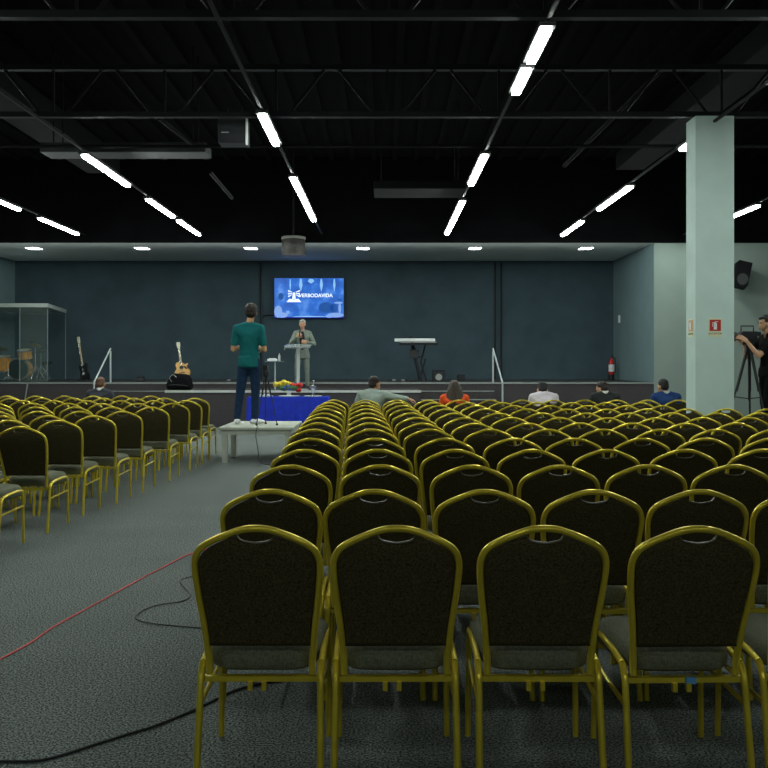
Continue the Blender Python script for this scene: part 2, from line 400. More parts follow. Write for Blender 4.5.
for ln, segs in SEGS.items():
    x = XLINE[ln]
    tr = MB().box((0, 0, 0), (.035, 33, .03)).build('lamp_track', 'truss'); tr.location = (x, 5.3, LZ+.085)
    tag(tr, 'thin dark track carrying the %s' % NAMES[ln], 'track', 'ceiling lamp tracks')
    allsegs = [(a, b, True) for a, b in segs]
    # the rows go on over and behind the camera
    OFF = {0: [(5.2, 7.0)], 1: [(5.4, 7.2)], -1: [(5.4, 7.8)], 2: [(5.6, 8.0), (8.7, 9.9)], 3: [(7.5, 9.9), (11.0, 13.4)], -2: [(7.5, 9.9), (11.0, 13.4)]}
    for a, b in ([(-8, -6.8), (-3.5, -2.3)] if ln in (-1, 0, 1, 2) else [(-8, -6.8)])+OFF[ln]: allsegs.append((a, b, False))
    for i, (a, b, vis) in enumerate(allsegs):
        r = empty('ceiling_lamp', (x, (a+b)/2, LZ))
        n = max(1, round((b-a)/1.15)); L = (b-a)/n
        MB().box((0, 0, .045), (.15, b-a, .04)).build('housing', 'housing', r)
        for k in range(n):
            MB().box((0, -(b-a)/2+L*(k+.5), .008), (.085, L-.10, .034)).build('lit_tube', 'tube', r)
        if vis:
            lab = 'lit white tube lamp, %s in the %s' % (ORD[i], NAMES[ln]) if len(segs) > 1 else 'lit white tube lamp of the %s' % NAMES[ln]
            tag(r, lab, 'lamp', 'lit tube lamps under the dark ceiling')
        else:
            tag(r, 'unseen lit tube lamp, %s from the back in the %s' % (['first', 'second', 'third', 'fourth', 'fifth', 'sixth'][i-len(segs)], NAMES[ln]), 'lamp', 'lit tube lamps above and behind the camera')
DL = ['leftmost', 'second from left', 'third from left', 'third from right', 'second from right', 'rightmost']
for i, x in enumerate((-9.13, -6.31, -3.47, -.55, 2.37, 5.27)):
    r = empty('recessed_downlight', (x, 22.95, ZS))
    MB().box((0, 0, -.006), (.34, .42, .012)).build('rim', 'white', r)
    MB().box((0, 0, -.014), (.30, .36, .008)).build('diffuser', 'downlight', r)
    tag(r, '%s lit square downlight in the grey stage soffit' % DL[i], 'downlight', 'downlights in the stage soffit')

# box with bright bracket near the truss
r = empty('truss_mounted_box', P(234, 133, 12.4))
MB().box((0, 0, 0), (.40, .3, .34)).build('casing', 'black', r, bevel=.01)
MB().box((.205, -.16, -.0), (.03, .02, .42)).box((.07, -.16, .20), (.30, .02, .03)).build('bright_bracket', 'bright_nosing', r)
MB().box((-.1, -.155, -.03), (.10, .01, .012)).build('indicator', 'nosing', r)
MB().box((-.1, 0, .26), (.03, .03, .2)).box((.1, 0, .26), (.03, .03, .2)).build('hanger', 'truss', r)
tag(r, 'black box with bright right-angled bracket hanging below the truss', 'equipment box')
# projector hanging in front of the soffit
pc = P(293.5, 246.5, 21.5)
r = empty('projector', pc)
MB().lathe([(.0, -.22), (.26, -.22), (.285, -.19), (.285, .14), (.26, .17)], (0, 0, 0)).build('casing', 'projector', r, smooth=True)
MB().lathe([(.27, .17), (.30, .18), (.29, .23), (.1, .26), (.0, .26)], (0, 0, 0)).build('lid', 'projector_lid', r, smooth=True)
MB().tube([(0, 0, .26), (0, 0, ZC-pc.z)], .025, 8).build('hanging_pole', 'truss', r)
MB().lathe([(.06, 0), (.06, .03), (.045, .04)], (0, -.28, 0), (0, -1, 0)).build('lens', 'dgrey', r, smooth=True)
tag(r, 'drum-shaped dark projector hanging before the stage soffit', 'projector')
# loudspeaker on the right wall
sp = P(741, 275, 21.55)
r = empty('wall_loudspeaker', sp, math.radians(-14)); r.scale = (.85, .85, .95)
T = Matrix.Rotation(math.radians(9), 4, 'Y') @ Matrix.Rotation(math.radians(90), 4, 'X')
MB().prism([(-.17, -.34), (.14, -.36), (.20, -.25), (.24, .33), (-.12, .36), (-.2, .28)], -.2, .2, T).build('cabinet', 'black_cotton', r, bevel=.015)
MB().lathe([(.15, 0), (.15, .012), (.13, .012), (.05, .002), (.0, .006)], (.02, -.2, -.12), (0, -1, 0)).build('woofer', 'dgrey2', r, smooth=True)
MB().box((.05, -.205, .18), (.20, .02, .12)).build('horn', 'black_cotton', r)
MB().box((-.27, -.05, .0), (.05, .1, .3)).build('amber_bracket', 'drum_wood', r)
MB().tube([(0, .2, 0), (.05, .45, 0)], .03, 8).build('wall_arm', 'truss', r)
tag(r, 'black loudspeaker tilted on the grey green wall right of the pillar', 'loudspeaker')

# ------------------------------------------------------------------ screen
sc_ = P(309, 298, YB-.16); W_, H_ = 70/F*(YB-.16), 40.5/F*(YB-.16)
r = empty('wall_screen', sc_)
MB().box((0, .06, 0), (W_, .07, H_)).build('casing', 'black', r, bevel=.006)
MB().box((0, .12, 0), (.5, .06, .4)).build('wall_bracket', 'black', r)
MB().box((0, .012, 0), (W_*.99, .02, H_*.98)).build('picture', 'screen', r)
MB().box((0, .010, -H_*.478), (W_*.99, .02, H_*.03)).build('lower_glow_edge', 'screen_edge', r)
cw = MB(); rr = random.Random(3)
def blobface(mb, cx, cz, rx, rz, y=-.003):
    n = 14; mb.add([(cx+rx*math.cos(2*PI*k/n), y, cz+rz*math.sin(2*PI*k/n)) for k in range(n)], [tuple(range(n))])
for (cx, cz, rx, rz) in ((-.90, -.40, .12, .20), (-.78, -.5, .16, .08), (-.62, -.42, .05, .05), (.78, -.50, .24, .07), (.6, -.53, .12, .05), (.9, -.3, .04, .16), (.86, -.14, .13, .03)):
    cw = MB(); blobface(cw, cx, cz, rx, min(rz, .58+cz if cz < 0 else rz)); cw.build('crowd_silhouette', 'crowd', r)
for (cx, cz, rx, rz) in ((.5, -.28, .22, .16), (.72, -.3, .1, .14), (-.82, .05, .08, .1), (.9, -.05, .08, .03)): 
    dk = MB(); blobface(dk, cx, cz, rx, rz, -.0015); dk.build('dark_picture_area', 'screen_dark', r)
for x, w in ((-.55, .022), (-.24, .05), (.36, .045), (.74, .035), (.06, .1)):
    t = H_*.47; b = .18 if x != .06 else .42
    MB().add([(x-w*.5, -.003, t), (x+w*.5, -.003, t), (x+w, -.003, (t+b)/2), (x, -.003, b), (x-w, -.003, (t+b)/2)], [(0, 1, 2, 3, 4)]).build('light_beam', 'beam', r)
MB().add([(-.5, -.003, -.555), (.55, -.003, -.555), (.4, -.003, -.535), (0, -.003, -.52), (-.4, -.003, -.535)], [(0, 1, 2, 3, 4)]).build('stage_glow', 'beam', r)
lg = MB(); ex, ez = -.44, .04
lg.add([(ex-.22, -.006, ez-.16), (ex+.22, -.006, ez-.16), (ex+.13, -.006, ez-.06), (ex, -.006, ez-.09), (ex-.13, -.006, ez-.06)], [(0, 1, 2, 3, 4)])
lg.add([(ex-.05, -.006, ez-.07), (ex+.05, -.006, ez-.07), (ex+.03, -.006, ez+.12), (ex-.03, -.006, ez+.12)], [(0, 1, 2, 3)])
for k in range(3):
    for sgn in (-1, 1):
        z0 = ez+.06+.035*k; z1 = ez+.0+.085*k
        lg.add([(ex+sgn*.05, -.006, z0-.008), (ex+sgn*.17, -.006, z1-.022), (ex+sgn*.17, -.006, z1+.022), (ex+sgn*.05, -.006, z0+.008)], [(0, 1, 2, 3)])
lg.build('lighthouse_emblem', 'logo_white', r)
cu = bpy.data.curves.new('t', 'FONT'); cu.body = 'VERBODAVIDA'; cu.size = .145; cu.offset = .003; cu.align_x = 'CENTER'; cu.align_y = 'CENTER'
to = bpy.data.objects.new('t', cu); COL.objects.link(to)
me = bpy.data.meshes.new_from_object(to.evaluated_get(bpy.context.evaluated_depsgraph_get())); bpy.data.objects.remove(to)
me.materials.clear(); me.materials.append(M['logo_white'])
t = bpy.data.objects.new('screen_lettering', me); COL.objects.link(t); t.parent = r; t.rotation_euler = (PI/2, 0, 0); t.location = (.20, -.006, .07)
tag(r, 'lit blue screen with white lighthouse emblem and lettering on stage wall', 'screen')

# ------------------------------------------------------------------ chairs
BT = lambda z: -.13*((z-.42)/.5)**1.15 if z > .42 else 0.0     # backward lean
OUT = [(0, .911), (.045, .907), (.10, .888), (.155, .863), (.190, .838), (.207, .804), (.210, .757), (.202, .665), (.189, .56), (.179, .44), (.177, .385)]
def half(x_or_z): pass
def make_chair():
    r = empty('banquet_chair')
    pts = [(-x, BT(z), z) for x, z in reversed(OUT)] + [(x, BT(z), z) for x, z in OUT[1:]]
    MB().tube(smooth_pts(pts, 4), .0125, 8).build('back_frame', 'gold', r, smooth=True)
    # upholstered panel inside the frame
    inner = []
    sp_ = smooth_pts([(x, 0, z) for x, z in OUT[:-1]], 4)
    top = sorted([(p.x, p.z) for p in sp_ if p.z > .85])
    def fz(x):
        for a, b in zip(top, top[1:]):
            if a[0] <= x <= b[0]: return a[1]+(b[1]-a[1])*(x-a[0])/max(1e-6, b[0]-a[0])
        return top[0][1]
    xs_ = [0, .012, .024, .036, .046, .054, .060, .065, .069, .072, .085]
    for p in [V((x, 0, fz(x))) for x in xs_]+[q for q in sp_ if q.x > .095]:
        x, z = p.x, p.z
        sx = max(0.0, x-.010) if x > .02 else x
        dz = .010 + (.040*math.sqrt(1-(x/.072)**2) if x < .072 else 0)
        if z > .80: z = z-dz
        inner.append((sx, z))
    inner = [q for q in inner if q[1] > .49] + [(.178, .485)]
    outl = [(-x, z) for x, z in reversed(inner)] + inner[1:]
    n = len(outl); vs = []; fs = []
    cz_ = .7
    layers = [(.90, -.016), (.97, -.012), (1, 0), (.97, .016), (.90, .024)]
    for s_, dy in layers:
        for x, z in outl: vs.append((x*s_, BT(z)+dy, cz_+(z-cz_)*s_))
    for li in range(len(layers)-1):
        for k in range(n):
            fs.append((li*n+k, li*n+(k+1) % n, (li+1)*n+(k+1) % n, (li+1)*n+k))
    fs.append(tuple(range(n-1, -1, -1))); fs.append(tuple(range((len(layers)-1)*n, len(layers)*n)))
    bk = MB().add(vs, fs).build('backrest', 'fabric', r, smooth=True)
    arc = [(x, BT(z)-.011, z+.001) for x, z in outl if abs(x) < .092 and z > .8]
    MB().tube(arc, .0045, 6).build('handhold_piping', 'piping', bk, smooth=True)
    # seat cushion
    rings = []; N = 28
    for s_, z in ((.90, .383), (.985, .395), (1, .425), (.985, .452), (.90, .472), (.62, .486), (.3, .492)):
        ring = []
        for k in range(N):
            a = 2*PI*k/N; c, s = math.cos(a), math.sin(a)
            x = abs(c)**.42*(1 if c >= 0 else -1); y = abs(s)**.42*(1 if s >= 0 else -1)
            w = .205+.018*y
            ring.append((x*w*s_, .225+y*.205*s_, z))
        rings.append(ring)
    vs = [p for rg in rings for p in rg]; fs = []
    for i in range(len(rings)-1):
        for k in range(N): fs.append((i*N+k, i*N+(k+1) % N, (i+1)*N+(k+1) % N, (i+1)*N+k))
    fs.append(tuple(range(N-1, -1, -1))); fs.append(tuple((len(rings)-1)*N+k for k in range(N)))
    MB().add(vs, fs).build('seat', 'seat', r, smooth=True)
    for sx in (-1, 1):
        x = sx*.207
        # rear leg, front leg, side rail
        MB().tube(smooth_pts([(x, .03, .415), (x, .005, .385), (x, -.012, .33), (x*1.02, -.07, .0)], 3), .0125, 8).build('leg', 'gold', r, smooth=True)
        MB().tube(smooth_pts([(x, .365, .425), (x, .39, .40), (x, .397, .34), (x*1.02, .40, .0)], 3), .0115, 8).build('leg', 'gold', r, smooth=True)
        MB().tube([(x, .03, .415), (x, .12, .428), (x, .30, .432), (x, .365, .425)], .012, 8).build('side_rail', 'gold', r, smooth=True)
        MB().tube([(x*1.005, -.022, .285), (x*1.005, .397, .30)], .0085, 6).build('side_brace', 'gold', r, smooth=True)
    MB().box((0, .012, .366), (.41, .026, .018)).build('cross_bar', 'gold', r)
    MB().box((0, .36, .372), (.41, .02, .018)).build('cross_bar', 'gold', r)
    for sx in (-.036, .012): MB().box((sx, -.005, .345), (.016, .02, .03)).build('stacking_stop', 'gold', r)
    return r
proto = make_chair()
index_kids()
NTH = ['first', 'second', 'third', 'fourth', 'fifth', 'sixth', 'seventh', 'eighth', 'ninth', 'tenth', 'eleventh', 'twelfth', 'thirteenth', 'fourteenth', 'fifteenth']
used = [False]
def place(x, y, rz, label, group):
    if not used[0]: o = proto; used[0] = True
    else: o = copy_tree(proto)
    o.location = (x, y, 0); o.rotation_euler = (0, 0, rz)
    return tag(o, label, 'chair', group)
R0 = {0: [-.426, .04, .535, 1.036, 1.52], 1: [-.487, -.042, .432, .896, 1.347, 1.80], 2: [-.497, -.02, .466, .93, 1.40, 1.86],
      3: [-.497, -.038, .446, .93, 1.396, 1.887, 2.38], 4: [-.525, -.065, .44, .935, 1.374, 1.86, 2.32], 5: [-.574, -.098, .377, .869, 1.34, 1.80, 2.26, 2.72], 12: [-.73+.46*k for k in range(12)]}
TOPY = [163, 126.8, 102, 86.2, 75, 66, 59.8, 54.4, 49.7, 45.6, 42.3, 39.3, 36.8]
rg = random.Random(11); tags = []
SEATS = {}
for n in range(13):
    d = F*.54/TOPY[n] ; y = d+.13
    xs = list(R0.get(n, [])); base = -.43-.028*n
    lim = .4364*(d+.5)+.30
    k = len(xs)
    while True:
        x = base+.474*k if n > 5 else (xs[-1]+.472)
        if x > lim: break
        xs.append(x); k += 1
        if len(xs) > 16: break
    cnt = 0
    for i, x in enumerate(xs):
        jx, jy, jr = rg.uniform(-.004, .004), rg.uniform(-.03, .03), rg.uniform(-.015, .015)
        if n < 6 or n == 12: jx = 0; jy *= .4; jr *= .4
        if n == 0: jr = (0, .012, -.01, .02, 0)[min(i, 4)]
        if x > 3.75 and x < 5.0 and 10.95 < y < 12.25: continue
        if x > 4.2 and y > 12.2 and x > 4.75: continue
        if x > 4.9 and y > 11.3: continue
        o = place(x+jx, y+jy, jr, 'gold-framed dark banquet chair, %s from the aisle in %s row from camera, right block' % (NTH[i], NTH[n]), 'banquet chairs right of the aisle')
        SEATS[(n, i)] = (x+jx, y+jy)
        if (n, i) in ((0, 3), (1, 2)): tags.append(o)
for o in tags:
    b = MB().box((.02, -.006, .367), (.035, .012, .022)).build('blue_sticker', 'blue_tag', o)
ysL = [6.63, 7.5, 8.33, 9.05, 9.9, 10.85, 11.85, 12.7, 13.6]
xsL = [-3.15, -3.1, -3.08, -2.98, -2.94, -2.87, -2.84, -2.85, -2.92]
for n in range(9):
    x = xsL[n]; i = 0
    while x > -.4364*(ysL[n]+.5)-.3 and i < 12:
        jx, jy, jr = (0, 0, 0) if i == 0 else (rg.uniform(-.004, .004), rg.uniform(-.03, .03), rg.uniform(-.015, .015))
        place(x+jx, ysL[n]+.13+jy, jr-.02, 'gold-framed dark banquet chair, %s from the aisle in %s row from camera, left block' % (NTH[i], NTH[n]), 'banquet chairs left of the aisle')
        x -= .474; i += 1
# front row of the left block, where the grey jacketed man sits
for i in range(6):
    x = -3.84-.474*i
    if x > -6.9: place(x, 14.62, 0, 'gold-framed dark banquet chair, %s from the aisle in the row nearest the stage, left block' % NTH[i], 'banquet chairs left of the aisle')

# ------------------------------------------------------------------ people
def sph(c, r, ax=None, n=9):
    mb = MB(); mb.ball(c, r, n, ax); return [V(v) for v in mb.v]
def union(name, groups, m, parent, voxel=.012, sm=2):
    """groups: lists of points; each is closed by its convex hull, then all merge into one skin"""
    bm = bmesh.new()
    for g in groups:
        vs = [bm.verts.new(p) for p in g]
        res = bmesh.ops.convex_hull(bm, input=vs, use_existing_faces=False)
        junk = [e for e in res['geom_interior'] if isinstance(e, bmesh.types.BMVert)]
        if junk: bmesh.ops.delete(bm, geom=junk, context='VERTS')
    me = bpy.data.meshes.new(name); bm.to_mesh(me); bm.free()
    o = bpy.data.objects.new(name+'_src', me); COL.objects.link(o)
    md = o.modifiers.new('r', 'REMESH'); md.mode = 'VOXEL'; md.voxel_size = voxel
    if sm:
        s = o.modifiers.new('s', 'SMOOTH'); s.factor = .5; s.iterations = sm
    dg = bpy.context.evaluated_depsgraph_get(); dg.update()
    nm = bpy.data.meshes.new_from_object(o.evaluated_get(dg))
    bpy.data.objects.remove(o); bpy.data.meshes.remove(me)
    for p in nm.polygons: p.use_smooth = True
    nm.materials.clear(); nm.materials.append(M[m])
    nm.name = name
    q = bpy.data.objects.new(name, nm); COL.objects.link(q); q.parent = parent
    return q
def cap(a, ra, b, rb_): return sph(a, ra)+sph(b, rb_)

def hand(w, d, nrm, side, curl=.6, s=1.0):
    """wrist w, pointing d, palm facing nrm; side=+1/-1 is which way the thumb leaves"""
    d = V(d).normalized(); nrm = V(nrm); nrm = (nrm-d*nrm.dot(d)).normalized(); sd = d.cross(nrm)*side
    g = [sph(w+sd*.02*s, .017*s)+sph(w-sd*.02*s, .017*s)+sph(w+d*.085*s+sd*.03*s, .013*s)+sph(w+d*.078*s-sd*.032*s, .012*s)]
    for i, (off, L) in enumerate(((.033, .9), (.011, 1.0), (-.011, .94), (-.033, .76))):
        p = w+d*.083*s+sd*off*s; ang = 0; seg = (.042*L, .027*L, .021*L); rr_ = (.0095, .0085, .0075)
        for k in range(3):
            ang += curl*(.75 if k == 0 else 1)
            dd = d*math.cos(ang)+nrm*math.sin(ang)+sd*off*2.0
            q = p+dd.normalized()*seg[k]*s
            g.append(cap(p, rr_[k]*s, q, rr_[k]*.93*s)); p = q
    p = w+d*.03*s+sd*.032*s
    for L, a in ((.042, .75), (.03, .4), (.024, .2)):
        q = p+(d*math.cos(a)+sd*math.sin(a)+nrm*.35).normalized()*L*s
        g.append(cap(p, .0115*s, q, .010*s)); p = q
    return g

def person(name, loc, rz, label, J, skin='skin', hair='hair_dark', top='teal', bottom='jeans', scale=1.0, sleeve='long', jacket=False,
           yaw=0, pitch=0, voxel=.012, longhair=False, shoes='black', hands=None, collar=False, face=False, inner=None, fingervox=None, bulk=0.0, puff=1.0):
    r = empty(name, loc, rz); r.scale = (scale,)*3
    pel, wai, che, nek, hed = [V(J[k]) for k in ('pelvis', 'waist', 'chest', 'neck', 'head')]
    shL, shR = V(J['shL']), V(J['shR'])
    lat = (shR-shL).normalized()
    def frame(a, b):
        u = (b-a).normalized(); l = (lat-u*lat.dot(u)).normalized(); f = u.cross(l)
        return Matrix((l, f, u)).transposed()
    A1, A2, A3 = frame(pel, wai), frame(wai, che), frame(che, nek)
    def torso(e, low=True):
        g = [sph(pel, (.158+e, .112+e, .11+e), A1)+sph(wai, (.138+e, .100+e, .09+e), A1),
             sph(wai, (.138+e, .100+e, .09+e), A2)+sph(che, (.165+e, .115+e, .11+e), A2),
             sph(che, (.165+e, .115+e, .11+e), A3)+sph(shL, .058+e)+sph(shR, .058+e),
             sph(shL, .055+e)+sph(shR, .055+e)+sph(nek, .052+e*.6)]
        return g
    legs = []; trou = []
    for s in 'LR':
        h, k, a = V(J['hip'+s]), V(J['knee'+s]), V(J['ank'+s])
        legs += [cap(h, .082, k, .055), cap(k, .054, a, .040)]
        trou += [cap(h, .094+bulk, k, .070+bulk), cap(k, .068+bulk, a+V((0, 0, .03)), .056+bulk*.5)]
    arms = []; slv = []
    hd = hands or {}
    for s in 'LR':
        sh, e, w = V(J['sh'+s]), V(J['elb'+s]), V(J['wri'+s])
        arms += [cap(sh, .050, e, .040), cap(e, .039, w, .027)]
        up = .055 if not jacket else .062
        if sleeve == 'short':
            m_ = sh.lerp(e, .72); slv += [cap(sh, up+.006, m_, .058)]
        else:
            slv += [cap(sh, up+.006, e, .052), cap(e, .052, w.lerp(e, .06), .040)]
        side = -1 if s == 'R' else 1
        if s in hd:
            d_, n_, c_ = hd[s]
            arms += hand(w, d_, n_, side*hd.get('flip', 1), c_)
        else:
            arms += hand(w, (w-e).normalized(), (0, -.3, -1), side, .5)
    # head
    R = Matrix.Rotation(yaw, 3, 'Z') @ Matrix.Rotation(pitch, 3, 'X')
    def H(x, y, z): return hed + R @ V((x, y, z))
    headg = [sph(H(0, -.012, .03), (.075, .094, .088), R)+sph(H(0, .030, -.045), (.056, .058, .055), R)+sph(H(0, .055, -.085), (.026, .022, .02), R),
             cap(nek+V((0, 0, -.03)), .058, H(0, -.012, -.06), .052),
             sph(H(0, .086, -.005), .009)+sph(H(0, .106, -.036), (.013, .012, .009), R),
             sph(H(-.078, -.005, -.01), (.012, .020, .030), R), sph(H(.078, -.005, -.01), (.012, .020, .030), R),
             sph(H(-.035, .076, .022), (.018, .008, .006), R)+sph(H(.035, .076, .022), (.018, .008, .006), R)]
    feet = [];
    for s in 'LR':
        a = V(J['ank'+s]); fd = V(J.get('foot'+s, (0, 1, 0))).normalized()
        feet.append([a+V((0, 0, -.03)), fd])
    ftg = [sph(a+V((0, 0, 0)), (.04, .045, .05))+sph(a+fd*.12+V((0, 0, -.025)), (.04, .05, .025)) for a, fd in feet]
    union('body', torso(-.006)+legs+arms+headg+ftg, skin, r, fingervox or voxel, 1)
    shoeg = [sph(a-fd*.045+V((0, 0, .02-.035)), (.045, .045, .035))+sph(a+V((0, 0, .0)), (.046, .05, .048))+sph(a+fd*.16+V((0, 0, -.022)), (.048, .05, .028)) for a, fd in feet]
    for a in shoeg:
        mz = min(p.z for p in a)
        for p in a: p.z = max(p.z, feet[0][0].z-.05)
        union('shoe', [a], shoes, r, .01, 1)
    union('trousers', trou+[sph(pel, (.168, .122, .11), A1)+sph(V(J['hipL']), .098)+sph(V(J['hipR']), .098)], bottom, r, .014, 2)
    tg = torso(.014 if jacket else .008)+slv
    if jacket or J.get('hem'):
        hem = V(J['hem']) if J.get('hem') else pel
        tg.append(sph(pel, (.178, .135, .10), A1)+sph(hem, (J.get('hemw', .185), .145, .05), A1))
    nm = 'jacket' if jacket else ('blouse' if longhair else 'shirt')
    union(nm, tg, top, r, .013, 2)
    if inner:
        f = A2 @ V((0, 1, 0))
        g = [sph(nek+f*.075-V((0, 0, .03)), (.045, .03, .03))+sph(che+f*.118, (.075, .05, .10))+sph(wai+f*.112-V((0, 0, .06)), (.05, .048, .06))]
        union('shirt', g, inner, r, .012, 1)
    if collar:
        MB().lathe([(.062, -.02), (.068, 0), (.064, .028), (.056, .03), (.054, .0)], nek+V((0, .005, .012)), (0, .12, 1), 16).build('collar', 'collar', r, smooth=True)
    # hair
    hg = [sph(H(0, -.026, .052), (.083*puff, .092*puff, .080*puff), R), sph(H(0, -.050, .0), (.076*puff, .062*puff, .072*puff), R)]
    if face: hg = [sph(H(0, .03, .082), (.064, .062, .032), R), sph(H(0, -.035, .058), (.084, .092, .078), R), sph(H(0, -.06, .0), (.080, .055, .07), R), sph(H(-.066, .0, .045), (.018, .04, .04), R), sph(H(.066, .0, .045), (.018, .04, .04), R)]
    if longhair:
        hg += [sph(H(0, -.03, .03), (.095, .090, .085), R)+sph(H(0, -.085, -.12), (.15, .05, .09), R), sph(H(0, -.085, -.12), (.15, .05, .09), R)+sph(H(0, -.115, -.30), (.15, .045, .10), R)]
    union('hair', hg, hair, r, .009, 1)
    if face:
        for sx in (-1, 1):
            MB().ball(H(sx*.030, .079, .004), (.012, .007, .006), 10, R).build('eye', 'eye', r, smooth=True)
            MB().ball(H(sx*.031, .084, .024), (.020, .006, .005), 10, R).build('eyebrow', hair, r, smooth=True)
        MB().ball(H(0, .085, -.062), (.024, .008, .006), 10, R).build('mouth', 'lip', r, smooth=True)
    return tag(r, label, 'person')

def standing(**kw):
    J = dict(pelvis=(0, 0, .98), waist=(0, .0, 1.13), chest=(0, .0, 1.32), neck=(0, -.01, 1.50), head=(0, .02, 1.675),
             shL=(-.175, -.01, 1.445), shR=(.175, -.01, 1.445),
             hipL=(-.09, 0, .93), hipR=(.09, 0, .93), kneeL=(-.115, .02, .51), kneeR=(.115, .02, .51), ankL=(-.13, -.02, .085), ankR=(.13, -.02, .085),
             elbL=(-.235, -.01, 1.14), elbR=(.235, -.01, 1.14), wriL=(-.22, .12, .9), wriR=(.22, .12, .9))
    J.update(kw); return J
def seated(lean=0.0, side=0.0, **kw):
    def b(x, y, z):   # lean the torso forward about the hips
        dz = z-.52; return (x+side*dz, y*1.0+lean*dz, .52+dz*math.cos(lean*.8))
    J = dict(pelvis=b(0, 0, .59), waist=b(0, -.01, .72), chest=b(0, -.01, .88), neck=b(0, 0, 1.045), head=b(0, .045, 1.155),
             shL=b(-.175, 0, .99), shR=b(.175, 0, .99),
             hipL=(-.09, .03, .565), hipR=(.09, .03, .565), kneeL=(-.13, .45, .555), kneeR=(.13, .45, .555), ankL=(-.13, .47, .085), ankR=(.13, .47, .085),
             elbL=b(-.24, .08, .74), elbR=b(.24, .08, .74), wriL=(-.12, .32, .66), wriR=(.12, .32, .66))
    J.update({k: (b(*v) if k.startswith('_') else v) for k, v in kw.items()})
    return J

# platform under the standing man
XP0, XP1, YP0, YP1, PH = -2.42, -1.33, 12.85, 14.25, .52
r = empty('low_platform', ((XP0+XP1)/2, (YP0+YP1)/2, 0))
w, l = XP1-XP0, YP1-YP0
MB().box((0, 0, PH-.02), (w, l, .04)).build('top', 'bench', r, bevel=.006)
MB().box((0, -l/2+.04, PH-.075), (w-.08, .03, .07)).box((0, l/2-.04, PH-.075), (w-.08, .03, .07)).box((-w/2+.05, 0, PH-.075), (.03, l-.1, .07)).box((w/2-.05, 0, PH-.075), (.03, l-.1, .07)).build('apron_frame', 'bench', r)
for sx in (-1, 1):
    for yy in (-l/2+.07, .12):
        MB().box((sx*(w/2-.085), yy, (PH-.04)/2), (.075, .075, PH-.04)).build('leg', 'bench', r, bevel=.004)
tag(r, 'low pale wooden platform in the aisle carrying the man in teal', 'platform')

J = standing(ankL=(-.175, -.02, .085), ankR=(.085, .0, .085), kneeL=(-.13, .01, .51), kneeR=(.095, .03, .51), hipL=(-.075, 0, .93), hipR=(.085, 0, .93),
             shL=(-.185, -.01, 1.44), shR=(.185, -.01, 1.44),
             elbL=(-.235, -.03, 1.13), elbR=(.235, -.03, 1.12), wriL=(-.13, .19, 1.17), wriR=(.14, .20, 1.16), hem=(0, 0, .88), head=(.03, .03, 1.68),
             footL=(-.1, 1, 0), footR=(.55, .8, 0))
mx = P(249, 0, 13.5).x
person('person', (mx, 13.5, PH), 0, 'person in teal t-shirt and dark jeans standing on the platform, back turned', J, 'skin_tan', 'hair_dark', 'teal', 'jeans', scale=1.02,
       sleeve='short', bulk=.004, puff=1.24, shoes='white', voxel=.009, fingervox=.007, pitch=.0, hands={'L': ((.5, 1, 0), (.6, -.5, -.6), .5), 'R': ((-.5, 1, 0), (-.6, -.5, -.6), .5)})
# preacher
J = standing(elbL=(-.31, .04, 1.17), elbR=(.31, .04, 1.17), wriL=(-.13, .25, 1.21), wriR=(.12, .26, 1.36), ankL=(-.13, -.02, .085), ankR=(.15, .0, .085), hem=(0, 0, .82), hemw=.215, kneeL=(-.12, .02, .51), kneeR=(.14, .02, .51))
pp = P(302.5, 0, 21.0)
person('person', (pp.x, 21.0, AH), PI, 'person in pale grey suit over dark shirt speaking behind the lectern', J, 'skin', 'hair_grey', 'suit', 'suit', scale=.925,
       jacket=True, pitch=-.12, voxel=.009, fingervox=.0065, face=True, inner='navyshirt', hands={'L': ((.8, .2, .2), (.1, -1, .1), .7), 'R': ((-.7, .2, .4), (0, -1, 0), .7)})
bm_ = MB().tube([(0, 0, 0), (0, 0, .14)], [.012, .015], 8); 
mic = bm_.ball((0, 0, .16), .024, 10).build('microphone', 'black', smooth=True)
mic.location = (pp.x-.05, 21.0-.27, AH+1.25); mic.rotation_euler = (.35, .15, 0)
tag(mic, 'black microphone held up by the person in the grey suit', 'microphone')
# camera operator
CY = 12.57
r = empty('low_platform', (6.0, 12.8, 0))
MB().box((0, 0, .38), (2.3, 1.7, .04)).build('top', 'bench', r, bevel=.006)
for sx in (-1, 1):
    for sy in (-1, 1): MB().box((sx*1.08, sy*.78, .18), (.07, .07, .36)).build('leg', 'bench', r)
tag(r, 'low platform behind the pillar carrying the camera operator', 'platform')
co = P(768.5, 0, CY)
J = standing(elbL=(-.20, .27, 1.19), elbR=(.20, .25, 1.17), wriL=(-.10, .40, 1.41), wriR=(.09, .30, 1.38), head=(0, .055, 1.665), neck=(0, .01, 1.50), hem=(0, 0, .9),
             ankL=(-.10, .05, .085), ankR=(.12, -.08, .085), kneeL=(-.10, .07, .51), kneeR=(.11, .0, .51))
person('person', (co.x, CY, .40), PI/2+.12, 'person in black t-shirt and trousers operating the video camera', J, 'skin', 'hair_black', 'black_cotton', 'black_cotton', scale=.975,
       sleeve='short', voxel=.009, fingervox=.007, face=True, pitch=-.1, hands={'L': ((.2, .6, .4), (.8, .1, -.2), .5), 'R': ((-.3, .8, .2), (-.8, 0, .1), .6)})

